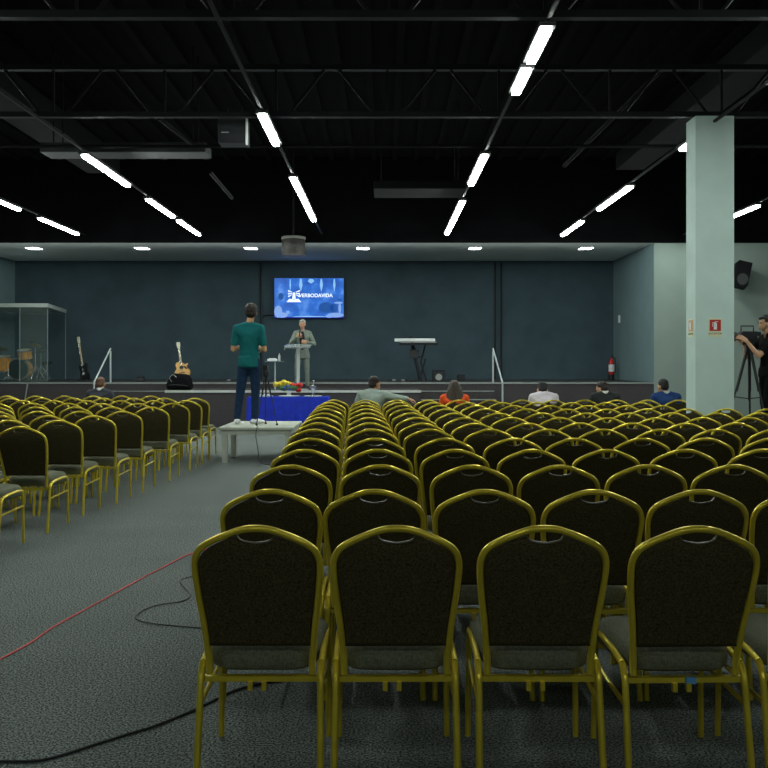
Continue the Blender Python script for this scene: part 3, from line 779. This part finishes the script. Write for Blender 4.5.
def tripod(name, top, spread, zfoot, label, legs, spreader=True, m='black', t=1.0):
    r = empty(name, (top[0], top[1], zfoot)); h = top[2]-zfoot
    MB().lathe([(.03, h-.10), (.045, h-.05), (.045, h), (.03, h+.03)], (0, 0, 0), seg=12).build('head', m, r, smooth=True)
    for a in legs:
        dx, dy = math.cos(a)*spread, math.sin(a)*spread
        lg_ = MB().tube([(dx*.06, dy*.06, h-.04), (dx*.5, dy*.5, h*.5)], .022*t, 8).tube([(dx*.5, dy*.5, h*.52), (dx, dy, .02)], .014*t, 8).build('leg', m, r)
        MB().ball((dx, dy, .015), .02, 8).build('foot', m, lg_)
    if spreader:
        s_ = MB()
        for a in legs: s_.tube([(0, 0, h*.42), (math.cos(a)*spread*.56, math.sin(a)*spread*.56, h*.44)], .008, 6)
        s_.tube([(0, 0, h*.4), (0, 0, h)], .014, 8)
        s_.build('spreader', m, r)
    return tag(r, label, 'tripod')
tc_ = P(749, 345.5, CY)
tripod('camera_tripod', tc_, .36, .40, 'tall black tripod with spread legs carrying the video camera', (PI*.98, PI*.36, -PI*.36))
cc = P(748, 336.5, CY)
r = empty('video_camera', cc, .08); r.scale = (1.15, 1.15, 1.25)
MB().box((0, 0, .0), (.20, .11, .12)).build('camera_body', 'black', r, bevel=.012)
MB().lathe([(.045, 0), (.045, .06), (.055, .065), (.055, .11), (.04, .11)], (-.10, 0, .0), (-1, 0, 0), 16).build('lens', 'black', r, smooth=True)
MB().tube([(-.09, 0, .055), (-.09, 0, .12), (.07, 0, .12), (.07, 0, .055)], .009, 6).build('carry_handle', 'black', r)
MB().box((.12, 0, .03), (.07, .06, .05)).build('viewfinder', 'black', r, bevel=.006)
MB().box((0, 0, -.075), (.12, .08, .035)).build('mounting_plate', 'black', r)
tag(r, 'black video camera on the tripod in front of the operator', 'camera')
# tripod beside the man in teal
tm = P(266, 371, 13.35)
tripod('camera_tripod', tm, .19, PH, 'thin black tripod standing on the aisle platform beside the man in teal', (PI*1.28, -PI*.12, PI*.55), False, t=.55)
r = empty('compact_camera', (tm.x-.01, tm.y+.02, tm.z+.055))
MB().box((0, 0, 0), (.07, .14, .07)).build('camera_body', 'black', r, bevel=.008)
MB().tube([(0, .07, 0), (0, .13, 0)], .026, 10).build('lens', 'black', r)
tag(r, 'small black camera on the thin tripod by the teal shirt', 'camera')

# seated audience
def seat_person(px, d, label, J, snap=None, **kw):
    x = P(px, 0, d).x
    kw['scale'] = kw.get('scale', 1)*.955
    return person('person', (x, d, 0), 0, label, J, **kw)
seat_person(100, 14.82, 'person with brown hair and charcoal jacket seated at left before the stage', seated(), hair='hair_brown', top='charcoal', bottom='charcoal', jacket=True, collar=True, pitch=-.15)
seat_person(369, 13.22, 'person in sage grey sweater seated centre, arm over the next chair', seated(lean=.10, side=.10, elbR=(.42, -.06, .95), wriR=(.58, -.05, .93), shR=(.22, -.02, .985), head=(.09, .07, 1.145)), hair='hair_dark', top='sage', bottom='jeans', yaw=-.9, pitch=-.15, scale=1.04,
            hands={'R': ((1, .1, -.25), (0, .2, -1), .4)})
seat_person(454.5, 13.22, 'person with long ash brown hair and orange blouse seated near right steps', seated(), hair='hair_long', top='orange', bottom='jeans', longhair=True, skin='skin', scale=.985)
seat_person(544, 13.22, 'person in white shirt with black hair seated right of the steps', seated(lean=.05, head=(-.01, .09, 1.10)), hair='hair_black', top='whiteshirt', bottom='charcoal', pitch=-.4)
seat_person(607, 13.22, 'person in black jacket seated below the fire extinguisher, head turned left', seated(lean=.05, side=-.05, head=(-.06, .09, 1.115)), hair='hair_dark', top='blacksuit', bottom='blacksuit', jacket=True, collar=True, yaw=.75, pitch=-.35)
seat_person(667, 13.22, 'person in royal blue jacket with dark hair seated beside the pillar', seated(lean=.03, side=-.02, head=(-.05, .06, 1.15)), hair='hair_black', top='bluesuit', bottom='bluesuit', jacket=True, collar=True, yaw=.45, pitch=-.2)

# ------------------------------------------------------------------ things on and before the stage
# handrails
def handrail(px_top, px_low, label):
    a = P(px_top, 382.5, YF+.05); hi = P(px_top, 351, YF+.05); lo = P(px_low, 382.5, 20.4); ft = V((lo.x, lo.y, 0))
    r = empty('handrail', (a.x, a.y, 0))
    o = V((a.x, a.y, 0))
    MB().tube([a-o, hi-o], .022, 8).build('upper_post', 'rail', r, smooth=True)
    MB().tube([hi-o+V((0, 0, .06)), lo-o], .02, 8).build('sloping_rail', 'rail', r, smooth=True)
    MB().tube([lo-o, ft-o], .02, 8).build('lower_post', 'rail', r, smooth=True)
    tag(r, label, 'handrail', 'pale handrails beside the stage steps')
handrail(110.5, 94, 'pale sloping handrail beside the left stage steps')
handrail(493, 502.5, 'pale sloping handrail beside the right stage steps')
# blue table
TY = 18.25; TZ = .75
tx0, tx1 = P(247, 0, TY).x, P(328, 0, TY).x
r = empty('folding_table', ((tx0+tx1)/2, TY+.32, 0)); tw = tx1-tx0-.06
MB().box((0, 0, TZ-.025), (tw, .58, .03)).build('tabletop', 'bench', r)
for sx in (-1, 1):
    for sy in (-1, 1): MB().tube([(sx*(tw/2-.1), sy*.24, 0), (sx*(tw/2-.1), sy*.24, TZ-.04)], .016, 8).build('leg', 'chrome', r)
tag(r, 'folding table hidden under the royal blue cloth before the stage', 'table')
vs = []; fs = []; loop = []
hw, hd_ = (tx1-tx0)/2, .32
per = []
def walk(n, a, b): return [(a[0]+(b[0]-a[0])*i/n, a[1]+(b[1]-a[1])*i/n) for i in range(n)]
per = walk(60, (-hw, -hd_), (hw, -hd_))+walk(22, (hw, -hd_), (hw, hd_))+walk(60, (hw, hd_), (-hw, hd_))+walk(22, (-hw, hd_), (-hw, -hd_))
n = len(per); cx_, cy_ = (tx0+tx1)/2, TY+.32
for li, z in enumerate((TZ, TZ-.015, TZ-.3, .012)):
    for i, (x, y) in enumerate(per):
        a = .0 if li < 2 else (.010 if li == 2 else .028)
        wv = a*(math.sin(i*1.35)+.5*math.sin(i*.61+1))
        q = V((x, y, 0)).normalized()
        off = q*(wv+(0, .004, .006, .015)[li])
        vs.append((cx_+x+off.x, cy_+y+off.y, z))
for li in range(3):
    for k in range(n): fs.append((li*n+k, li*n+(k+1) % n, (li+1)*n+(k+1) % n, (li+1)*n+k))
fs.append(tuple(range(n)))
tag(MB().add(vs, fs).build('tablecloth', 'bluecloth', origin=(cx_, cy_, 0)), 'royal blue cloth draped to the floor over the table before the stage', 'tablecloth')
def on_table(px): return V((P(px, 0, TY+.25).x, TY+.25, TZ+.001))
# tray with cups
def tray(px, w, label):
    c = on_table(px); r = empty('serving_tray', c)
    MB().lathe([(w*.8, 0), (w, .015), (w, .022), (w*.8, .012), (0, .01)], (0, 0, 0)).build('tray_dish', 'white', r, smooth=True)
    return tag(r, label, 'tray')
tray(265, .17, 'white tray with small cups at left end of blue table')
tray(289, .22, 'white tray under the flower arrangement on the blue table')
tray(313, .19, 'white tray under the silver cup on the blue table')
for i, (dx, dy) in enumerate(((-.08, -.03), (0, -.06), (.07, -.02), (.0, .06))):
    c = on_table(265)+V((dx, dy, .0125))
    o = MB().lathe([(.022, 0), (.03, .05), (.027, .05), (.02, .006), (0, .006)], (0, 0, 0), seg=12).build('cup', 'white', smooth=True); o.location = c
    tag(o, 'small white cup on the left tray of the blue table', 'cup', 'white cups on the left tray')
c = on_table(313)+V((0, 0, .0125))
o = MB().lathe([(.06, 0), (.055, .02), (.015, .04), (.012, .10), (.05, .14), (.085, .20), (.08, .22), (.02, .23), (.015, .27), (.035, .29), (.03, .33), (0, .34)], (0, 0, 0), seg=16).build('lidded_cup', 'chrome', smooth=True)
o.location = c; tag(o, 'shiny lidded silver cup standing at right of the blue table', 'cup')
c = on_table(289)+V((0, 0, .0125))
r = empty('flower_arrangement', c)
MB().lathe([(.07, 0), (.055, .02), (.03, .05), (.09, .10), (.11, .13), (0, .12)], (0, 0, 0), seg=16).build('vase', 'white', r, smooth=True)
fr = random.Random(5)
MB().ball((0, 0, .17), (.24, .14, .07), 14).build('foliage', 'leaf', r)
def bloom(x, y, z, s, m):
    b = MB()
    for k in range(9):
        a = k*2.4; rr_ = s*.45*math.sqrt(k/9)
        b.ball((x+math.cos(a)*rr_, y+math.sin(a)*rr_, z+s*.25*math.cos(k)), s*.5, 8)
    b.build('blossom', m, r, smooth=True)
for x, z, s in ((-.27, .245, .08), (-.19, .255, .075), (-.10, .275, .095), (-.02, .265, .07)): bloom(x, fr.uniform(-.05, .02), z, s, 'yellow')
for x, z, s in ((.08, .22, .085), (.17, .20, .10), (.24, .235, .07), (.20, .13, .075)): bloom(x, fr.uniform(-.06, .02), z, s, 'redflower')
for x, z, s in ((-.08, .17, .05), (.03, .15, .05), (-.02, .2, .05)): bloom(x, -.1, z, s, 'bluepetal')
tag(r, 'low arrangement of yellow and red flowers on the blue table', 'flowers')

# lectern on the apron
lx = P(298, 0, 20.5).x
r = empty('lectern', (lx, 20.5, AH))
MB().box((0, .05, .012), (.46, .40, .024)).build('base', 'lectern_post', r, bevel=.005)
MB().box((0, .05, .50), (.075, .05, .98)).build('post', 'lectern_post', r, bevel=.01)
MB().box((0, .02, 1.03), (.60, .42, .018), Euler((.16, 0, 0))).build('reading_top', 'glassy', r)
MB().box((-.29, -.18, .98), (.02, .02, .10)).box((0, -.19, .985), (.6, .012, .03)).build('front_lip', 'chrome', r)
tag(r, 'clear acrylic lectern on a single post at the apron edge', 'lectern')
# little side table
sx_ = P(275, 0, 20.6)
r = empty('side_table', (sx_.x, 20.6, AH))
MB().lathe([(.14, 0), (.14, .015), (.02, .03)], (0, 0, 0)).build('base', 'chrome', r, smooth=True)
MB().tube([(0, 0, .02), (0, 0, .66)], .014, 8).build('post', 'rail', r)
MB().box((0, 0, .668), (.42, .34, .014)).build('glass_top', 'glassy', r, bevel=.004)
tag(r, 'slim glass-topped side table standing left of the lectern', 'side table')
o = MB().box((0, 0, .03), (.22, .18, .05)).box((.0, 0, .062), (.15, .12, .018)).build('folded_towel', 'white', bevel=.01); o.location = (sx_.x-.06, 20.6, AH+.672)
tag(o, 'white folded towel on the small glass side table', 'towel')
o = MB().lathe([(.028, 0), (.03, .01), (.03, .12), (.012, .15), (.012, .18), (0, .18)], (0, 0, 0), seg=12).build('water_bottle', 'lectern_post', smooth=True); o.location = (sx_.x+.10, 20.6, AH+.676)
tag(o, 'clear water bottle on the small glass side table', 'bottle')

# acoustic guitar leaning on a gig bag
def guitar(name, loc, rot, top, side, neckm, headm, label, s=1.0, cut=True, dark=False):
    r = empty(name, loc); r.rotation_euler = rot; r.scale = (s,)*3
    if not dark:
        hf = [(0, 0), (.10, .005), (.165, .05), (.195, .13), (.18, .21), (.135, .275), (.125, .32), (.14, .37), (.138, .43), (.10, .475), (.03, .49)]
    else:
        hf = [(0, 0), (.10, .01), (.15, .06), (.16, .14), (.13, .20), (.12, .26), (.145, .33), (.15, .40), (.11, .44), (.03, .39)]
    rt = [V((x, z, 0)) for x, z in hf]; lf = [V((-x, z, 0)) for x, z in reversed(hf[1:])]
    if cut and not dark: rt = rt[:7]+[V((.155, .36, 0)), V((.165, .41, 0)), V((.13, .405, 0)), V((.075, .40, 0)), V((.04, .45, 0))]
    ol = [(p.x, p.y) for p in smooth_pts(rt+lf, 4, True)]
    T = Matrix.Rotation(PI/2, 4, 'X'); th = .10 if not dark else .045
    body = MB().prism(ol, -th+.004, -.0, T).build('body', side, r)
    MB().prism([(x*.985, y*.985+.003) for x, y in ol], 0, .004, T).build('soundboard', top, r)
    if not dark:
        MB().lathe([(.05, 0), (.05, .003), (0, .003)], (0, -.004, .31), (0, -1, 0)).build('soundhole', 'eye', r)
        MB().prism([(.045, .33), (.10, .24), (.13, .22), (.12, .28), (.08, .34)], .004, .007, T).build('pickguard', 'black', r)
        MB().box((0, -.008, .15), (.14, .012, .025)).build('bridge', 'guitar_side', r)
    else:
        MB().box((0, -.008, .16), (.07, .012, .06)).box((0, -.008, .27), (.08, .012, .02)).build('bridge', 'chrome', r)
    zt = .90 if not dark else 1.02
    MB().box((0, -.012, (.40+zt)/2), (.052, .028, zt-.40)).build('neck', neckm, r, bevel=.006)
    hst = MB().prism([(-.026, zt), (.026, zt), (.042, zt+.05), (.040, zt+.17), (-.036, zt+.18), (-.042, zt+.06)], -.002, .018, T).build('headstock', headm, r)
    pg = MB()
    for sx in (-1, 1):
        for k in range(3 if not dark else 2): pg.ball((sx*.052, -.01, zt+.06+k*.045), .011, 8)
    pg.build('tuning_pegs', 'chrome', hst)
    st = MB()
    for k in range(6 if not dark else 4):
        x = (-.02+.008*k) if not dark else (-.018+.012*k); st.tube([(x, -.028, .15), (x*.8, -.030, zt)], .0012, 4)
    st.build('strings', 'chrome', r)
    return tag(r, label, 'guitar')
g0 = P(182, 378, 20.35)
guitar('acoustic_guitar', (g0.x, 20.45, AH+.29), (-.10, -.16, .0), 'guitar_top', 'guitar_side', 'neck', 'pale_head', 'natural wood cutaway acoustic guitar leaning on black bag at apron edge', .80).scale = (.95, .85, .78)
bx = P(180, 0, 20.3).x
bg = [sph((-.17, 0, .10), (.12, .13, .10))+sph((-.10, .02, .26), (.12, .11, .10))+sph((.12, .0, .22), (.16, .12, .13))+sph((.22, 0, .09), (.09, .13, .09)),
      sph((-.2, -.05, .06), (.06, .06, .06))+sph((.25, -.05, .06), (.05, .05, .06))]
r = empty('gig_bag', (bx, 20.22, AH+.002)); r.scale = (1.05, 1, 1.10)
b = union('bag_body', bg, 'black_cotton', r, .015, 2)
for v in b.data.vertices: v.co.z = max(v.co.z, 0)
MB().tube(smooth_pts([(-.13, -.14, .18), (-.17, -.17, .26), (-.10, -.15, .33), (-.03, -.13, .27)], 4), .007, 6).build('carry_strap', 'nosing', r)
MB().tube(smooth_pts([(-.25, -.09, .10), (-.05, -.16, .12), (.15, -.14, .10), (.28, -.08, .06)], 4), .006, 6).build('zip', 'dgrey', r)
tag(r, 'slumped black bag on the apron edge under the acoustic guitar', 'bag')
# bass guitar on a stand
b0 = P(85, 380, 22.9)
guitar('bass_guitar', (b0.x, 22.9, SH+.06), (-.10, -.30, -.45), 'black', 'black', 'neck', 'pale_head', 'black bass guitar tilted on a floor stand left of the steps', .98, dark=True)
r = empty('guitar_stand', (b0.x, 23.0, SH+.008))
MB().tube([(-.16, -.16, .012), (0, .08, .35)], .012, 6).tube([(.18, -.16, .012), (0, .08, .35)], .012, 6).tube([(0, .25, .012), (0, .08, .35)], .012, 6).build('folding_legs', 'black', r)
MB().tube([(-.1, -.14, .06), (-.1, -.02, .07), (.12, -.02, .07), (.12, -.14, .06)], .014, 6).build('cradle', 'black', r)
tag(r, 'small black stand holding the bass guitar', 'guitar stand')

# keyboards
kx = P(415, 0, 22.9).x; KY = 22.9
r = empty('keyboard_stand', (kx, KY, SH+.008))
MB().tube([(.14, 0, .02), (-.11, 0, 1.17)], .048, 8).build('leaning_column', 'black', r)
MB().tube([(-.12, 0, .02), (.18, .0, .02)], .03, 8).tube([(.10, -.25, .02), (.16, .25, .02)], .025, 8).build('foot', 'black', r)
MB().tube([(.28, .15, .98), (.16, .15, .5), (.30, .15, .02)], .024, 6).tube([(.12, .15, .02), (.28, .15, .6)], .024, 6).build('rear_support', 'black', r)
MB().tube([(.0, .0, .62), (.22, .1, .66)], .014, 6).build('side_arm', 'black', r)
MB().box((-.07, -.10, .93), (.05, .34, .03)).box((-.08, -.10, 1.02), (.05, .34, .025)).build('keyboard_arms', 'black', r)
tag(r, 'black leaning column stand holding the keyboards on stage', 'stand')
def keyboard(x, z, w, m, label):
    r = empty('keyboard', (x, KY-.16, z)); r.rotation_euler = (.06, 0, 0)
    MB().box((0, 0, 0), (w, .28, .07)).build('case', m, r, bevel=.01)
    MB().box((0, -.07, .037), (w*.92, .12, .006)).build('white_keys', 'white', r)
    bk = MB(); n = int(w/.045)
    for k in range(n):
        if k % 7 not in (2, 6): bk.box((-w*.45+k*w*.9/n, -.045, .045), (.012, .07, .012))
    bk.build('black_keys', 'black', r)
    return tag(r, label, 'keyboard')
keyboard(P(414.5, 0, KY).x, SH+1.085, 1.04, 'white', 'long white-topped keyboard on the upper tier of the stand')
keyboard(P(418, 0, KY).x, SH+.99, 1.0, 'black', 'black keyboard on the lower tier of the stand')
o = MB().box((0, 0, 0), (.24, .03, .22), Euler((-.15, .15, 0))).build('small_monitor', 'black', bevel=.008); o.location = (kx-.03, KY-.06, SH+.73)
tag(o, 'small black monitor mounted on the keyboard stand column', 'monitor')
def small_speaker(px, d, w, m, label):
    x = P(px, 0, d).x
    r = empty('stage_monitor', (x, d, SH+.009)); r.scale = (1, w/.34, w/.34)
    T = Matrix.Rotation(PI/2, 4, 'Z') @ Matrix.Rotation(PI/2, 4, 'X')
    MB().prism([(-.14, 0), (.14, 0), (.14, .16), (-.02, .30), (-.14, .24)], -w/2, w/2, T).build('wedge_cabinet', 'black', r, bevel=.008)
    MB().lathe([(.085, 0), (.085, .01), (.06, .012), (0, .004)], (0, -.142, .12), (0, -1, 0)).build('cone', m, r, smooth=True)
    return tag(r, label, 'stage monitor')
small_speaker(438.5, 22.7, .34, 'nosing', 'black stage monitor with pale cone right of the keyboards')
small_speaker(461, 22.9, .20, 'black', 'all-black stage monitor left of the right handrail')
small_speaker(141, 22.8, .17, 'dgrey', 'small dark floor monitor between bass guitar and acoustic guitar')
for i, (px, lab) in enumerate(((403, 'small black pedal on the stage edge left of keyboard stand'), (394, 'small black pedal on stage edge, farthest left of keyboards'), (229, 'small dark pedal on the stage edge behind the man in teal'))):
    x = P(px, 0, 22.25).x
    r = empty('foot_pedal', (x, 22.25, SH+.008))
    MB().box((0, 0, .02), (.11, .16, .04)).build('housing', 'dgrey', r, bevel=.006)
    MB().box((0, -.01, .052), (.08, .13, .012), Euler((.15, 0, 0))).build('treadle', 'nosing', r)
    tag(r, lab, 'pedal')
# fire extinguisher
ex_ = P(612, 0, 25.2)
r = empty('fire_extinguisher', (6.5, 25.15, SH+.008))
MB().lathe([(.085, 0), (.085, .16), (.03, .17)], (0, 0, 0), seg=14).build('stand_ring', 'black', r, smooth=True)
MB().lathe([(.07, .05), (.082, .07), (.082, .50), (.06, .56), (.025, .60), (.025, .64)], (0, 0, 0), seg=18).build('cylinder', 'red', r, smooth=True)
MB().lathe([(.0825, .24), (.0835, .24), (.0835, .44), (.0825, .44)], (0, 0, 0), seg=18, caps=False).build('paper_label', 'white', r, smooth=True)
MB().box((0, -.02, .66), (.03, .10, .03)).box((.02, -.03, .70), (.03, .12, .015)).build('valve_handle', 'black', r)
MB().tube(smooth_pts([(.03, -.02, .65), (.10, -.02, .60), (.11, -.02, .4), (.10, -.02, .2)], 4), .012, 6).build('hose', 'black', r)
tag(r, 'red fire extinguisher standing in the right corner of the stage', 'fire extinguisher')

# ------------------------------------------------------------------ drum booth with drum kit
BZ = P(0, 303.5, 22.8).z-.10
fl = [(-10.6, 22.8), (P(20.5, 0, 22.8).x, 22.75), (P(47.5, 0, 22.8).x, 22.8), (P(65.5, 0, 25.5).x, 25.5)]
r = empty('drum_booth', (fl[1][0], 23.6, SH+.008)); o_ = V(r.location)
def wpt(p, z): return V((p[0], p[1], z))-o_
names = ['glass_pane', 'reflection_tint_pane', 'glass_pane']
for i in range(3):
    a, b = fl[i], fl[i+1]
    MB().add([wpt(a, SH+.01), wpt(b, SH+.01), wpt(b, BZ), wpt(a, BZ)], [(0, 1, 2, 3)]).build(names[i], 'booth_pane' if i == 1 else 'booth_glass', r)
for i, p in enumerate(fl[1:]):
    MB().tube([wpt(p, SH+.01), wpt(p, BZ)], .014, 6).build('corner_post', 'side_wall', r)
poly = [(x-o_.x, y-o_.y) for x, y in ((-10.6, 22.74), (fl[1][0], 22.7), (fl[2][0]+.03, 22.74), (fl[3][0]+.03, 25.5), (-10.6, 25.5))]
MB().prism(poly, BZ-o_.z-.0, BZ-o_.z+.10).build('roof_slab', 'booth_roof', r)
tag(r, 'glass drum booth with pale flat roof at the left of stage', 'booth')
def drum(loc, rad, h, axis, head, label, name, legs=None, shell='drum_wood', hoop='chrome'):
    r = empty(name, loc)
    MB().lathe([(rad, 0), (rad, h)], (0, 0, 0), axis, 28).build('shell', shell, r, smooth=True)
    ax = V(axis).normalized()
    MB().lathe([(rad*.96, 0), (rad*.96, .008), (0, .010)], ax*h, axis, 28).build('drum_head', head, r, smooth=True)
    hp = MB()
    for hh in (0, h-.02): hp.lathe([(rad-.006, 0), (rad+.014, 0), (rad+.014, .03), (rad-.006, .03), (rad-.006, 0)], ax*hh, axis, 28, False)
    hp.build('hoop', hoop, r, smooth=True)
    lg_ = MB()
    q = V((0, 0, 1)).rotation_difference(ax).to_matrix()
    for k in range(8):
        a = 2*PI*k/8; lg_.tube([q @ V(((rad+.012)*math.cos(a), (rad+.012)*math.sin(a), h*.15)), q @ V(((rad+.012)*math.cos(a), (rad+.012)*math.sin(a), h*.85))], .006, 5)
    lg_.build('lug_rods', 'chrome', r)
    if legs:
        for (p, q2) in legs: MB().tube([p, q2], .012, 6).build('leg', 'chrome', r)
    return tag(r, label, 'drum')
DY = 23.7; fs_ = SH+.009
bdx = P(18, 0, DY).x
drum((bdx, DY+.30, fs_+.31), .285, .30, (0, -1, 0), 'drum_head', 'large bass drum with dark front head inside the glass booth', 'bass_drum',
     [((-.26, -.3, -.12), (-.36, -.42, -.30)), ((.26, -.3, -.12), (.36, -.42, -.30))])
tmx = P(23.5, 0, DY).x; tz = P(0, 359, DY).z
drum((tmx, DY+.12, tz), .185, .25, (0, -.25, 1), 'drum_skin', 'amber tom drum mounted above the bass drum', 'tom_drum', [((0, 0, 0), (-.06, .08, -.16))])
drum((P(1, 0, DY).x, DY+.1, P(0, 371, DY).z), .23, .40, (.05, -.12, 1), 'drum_skin', 'amber floor tom at the left of the bass drum', 'floor_tom',
     [((-.2, -.1, .2), (-.22, -.12, -.26)), ((.2, -.1, .2), (.22, -.12, -.26)), ((0, .2, .2), (0, .24, -.26))])
def cymbal(px, py, d, rad, tilt, label):
    c = P(px, py, d); h = c.z-fs_
    r = empty('cymbal_stand', (c.x, d, fs_))
    MB().tube([(0, 0, .25), (0, 0, h)], .011, 8).build('pole', 'chrome', r)
    for a in (.4, 2.5, 4.6):
        MB().tube([(0, 0, .42), (.26*math.cos(a), .26*math.sin(a), .01)], .010, 6).build('leg', 'chrome', r)
    MB().lathe([(rad, 0), (rad*.3, .025), (.03, .04), (0, .045)], (0, 0, h), (tilt, -.15, 1), 24).build('cymbal', 'brass', r, smooth=True)
    tag(r, label, 'cymbal stand')
cymbal(35.5, 345, 23.9, .18, .25, 'chrome cymbal stand just right of the tom drum')
cymbal(41, 352, 24.4, .19, -.35, 'chrome cymbal stand rightmost in the glass booth')
cymbal(0, 349, 24.3, .22, .2, 'chrome cymbal stand at the left behind the floor tom')
r = empty('drum_stool', (bdx+.3, 24.9, fs_))
MB().lathe([(.14, .44), (.165, .46), (.165, .52), (.14, .54), (0, .545)], (0, 0, 0)).build('seat', 'black', r, smooth=True)
MB().tube([(0, 0, .2), (0, 0, .45)], .014, 8).build('post', 'chrome', r)
for a in (0, 2.1, 4.2): MB().tube([(0, 0, .28), (.22*math.cos(a), .22*math.sin(a), .01)], .01, 6).build('leg', 'chrome', r)
tag(r, 'round black drum stool behind the bass drum', 'stool')

# ------------------------------------------------------------------ cables on the carpet
def cable(name, pts, rad, m, label, z=.006):
    q = smooth_pts([V((p.x, p.y, z)) for p in pts], 8)
    tag(MB().tube(q, rad, 6).build(name, m, origin=q[0], smooth=True), label, 'cable')
cable('floor_cable', [G(-20, 671), G(0, 660.5), G(30, 644), G(55, 627), G(96, 604.5), G(140, 580), G(165, 567), G(192, 554), G(240, 540), G(262, 520)], .0045, 'redcable', 'thin red cable running diagonally across the carpet in the aisle')
cable('floor_cable', [G(240, 570), G(200, 576), G(189, 578), G(180, 582), G(186, 590), G(190, 596), G(183, 602), G(158, 606), G(142, 612), G(136, 619), G(149, 624), G(187, 628), G(240, 632)], .0035, 'blackcable', 'thin black cable looping out beside the nearest chair row')
cable('floor_cable', [G(-20, 764), G(0, 763), G(39, 762), G(70, 754), G(98, 745), G(130, 735), G(156, 727), G(195, 711), G(240, 690), G(290, 680)], .0055, 'blackcable', 'black cable curving across the carpet in the bottom left corner')
a, b = P(257, 425, 12.84), P(258, 447, 12.75)
q = smooth_pts([(a.x, 12.95, PH+.005), (a.x, 12.845, PH+.002), (a.x-.01, 12.80, PH-.12), (b.x, 12.76, .2), (b.x+.03, 12.72, .03), (b.x+.16, 12.6, .006), (b.x+.35, 12.4, .006)], 6)
tag(MB().tube(q, .006, 6).build('hanging_cable', 'blackcable', origin=q[0]), 'black cable hanging over the platform front down to the carpet', 'cable')

# ------------------------------------------------------------------ unseen fill light, added to brighten the stage soffit
la = bpy.data.lights.new('soffit_fill_light', 'AREA'); la.shape = 'RECTANGLE'; la.size = 17; la.size_y = .4; la.energy = 105; la.color = (.92, 1, .97)
lo_ = bpy.data.objects.new('soffit_fill_light', la); COL.objects.link(lo_); lo_.location = ((XL+XR)/2, 21.2, 3.2); lo_.rotation_euler = (PI+.45, 0, 0)
# ------------------------------------------------------------------ world, camera
w = bpy.data.worlds.new('hall_air'); SC.world = w; w.use_nodes = True
w.node_tree.nodes['Background'].inputs[0].default_value = (.5, .62, .68, 1)
w.node_tree.nodes['Background'].inputs[1].default_value = .02
cam = bpy.data.cameras.new('camera'); co_ = bpy.data.objects.new('camera', cam); COL.objects.link(co_)
co_.location = (0, 0, CZ); co_.rotation_euler = (PI/2, 0, 0)
cam.sensor_width = 36; cam.lens = 36*F/768; cam.shift_y = -(384-HY)/768; cam.clip_end = 200
SC.camera = co_
SC.view_settings.view_transform = 'Standard'
SC.view_settings.look = 'None'
SC.view_settings.exposure = 0
SC.cycles.max_bounces = 6
SC.cycles.sample_clamp_indirect = 4
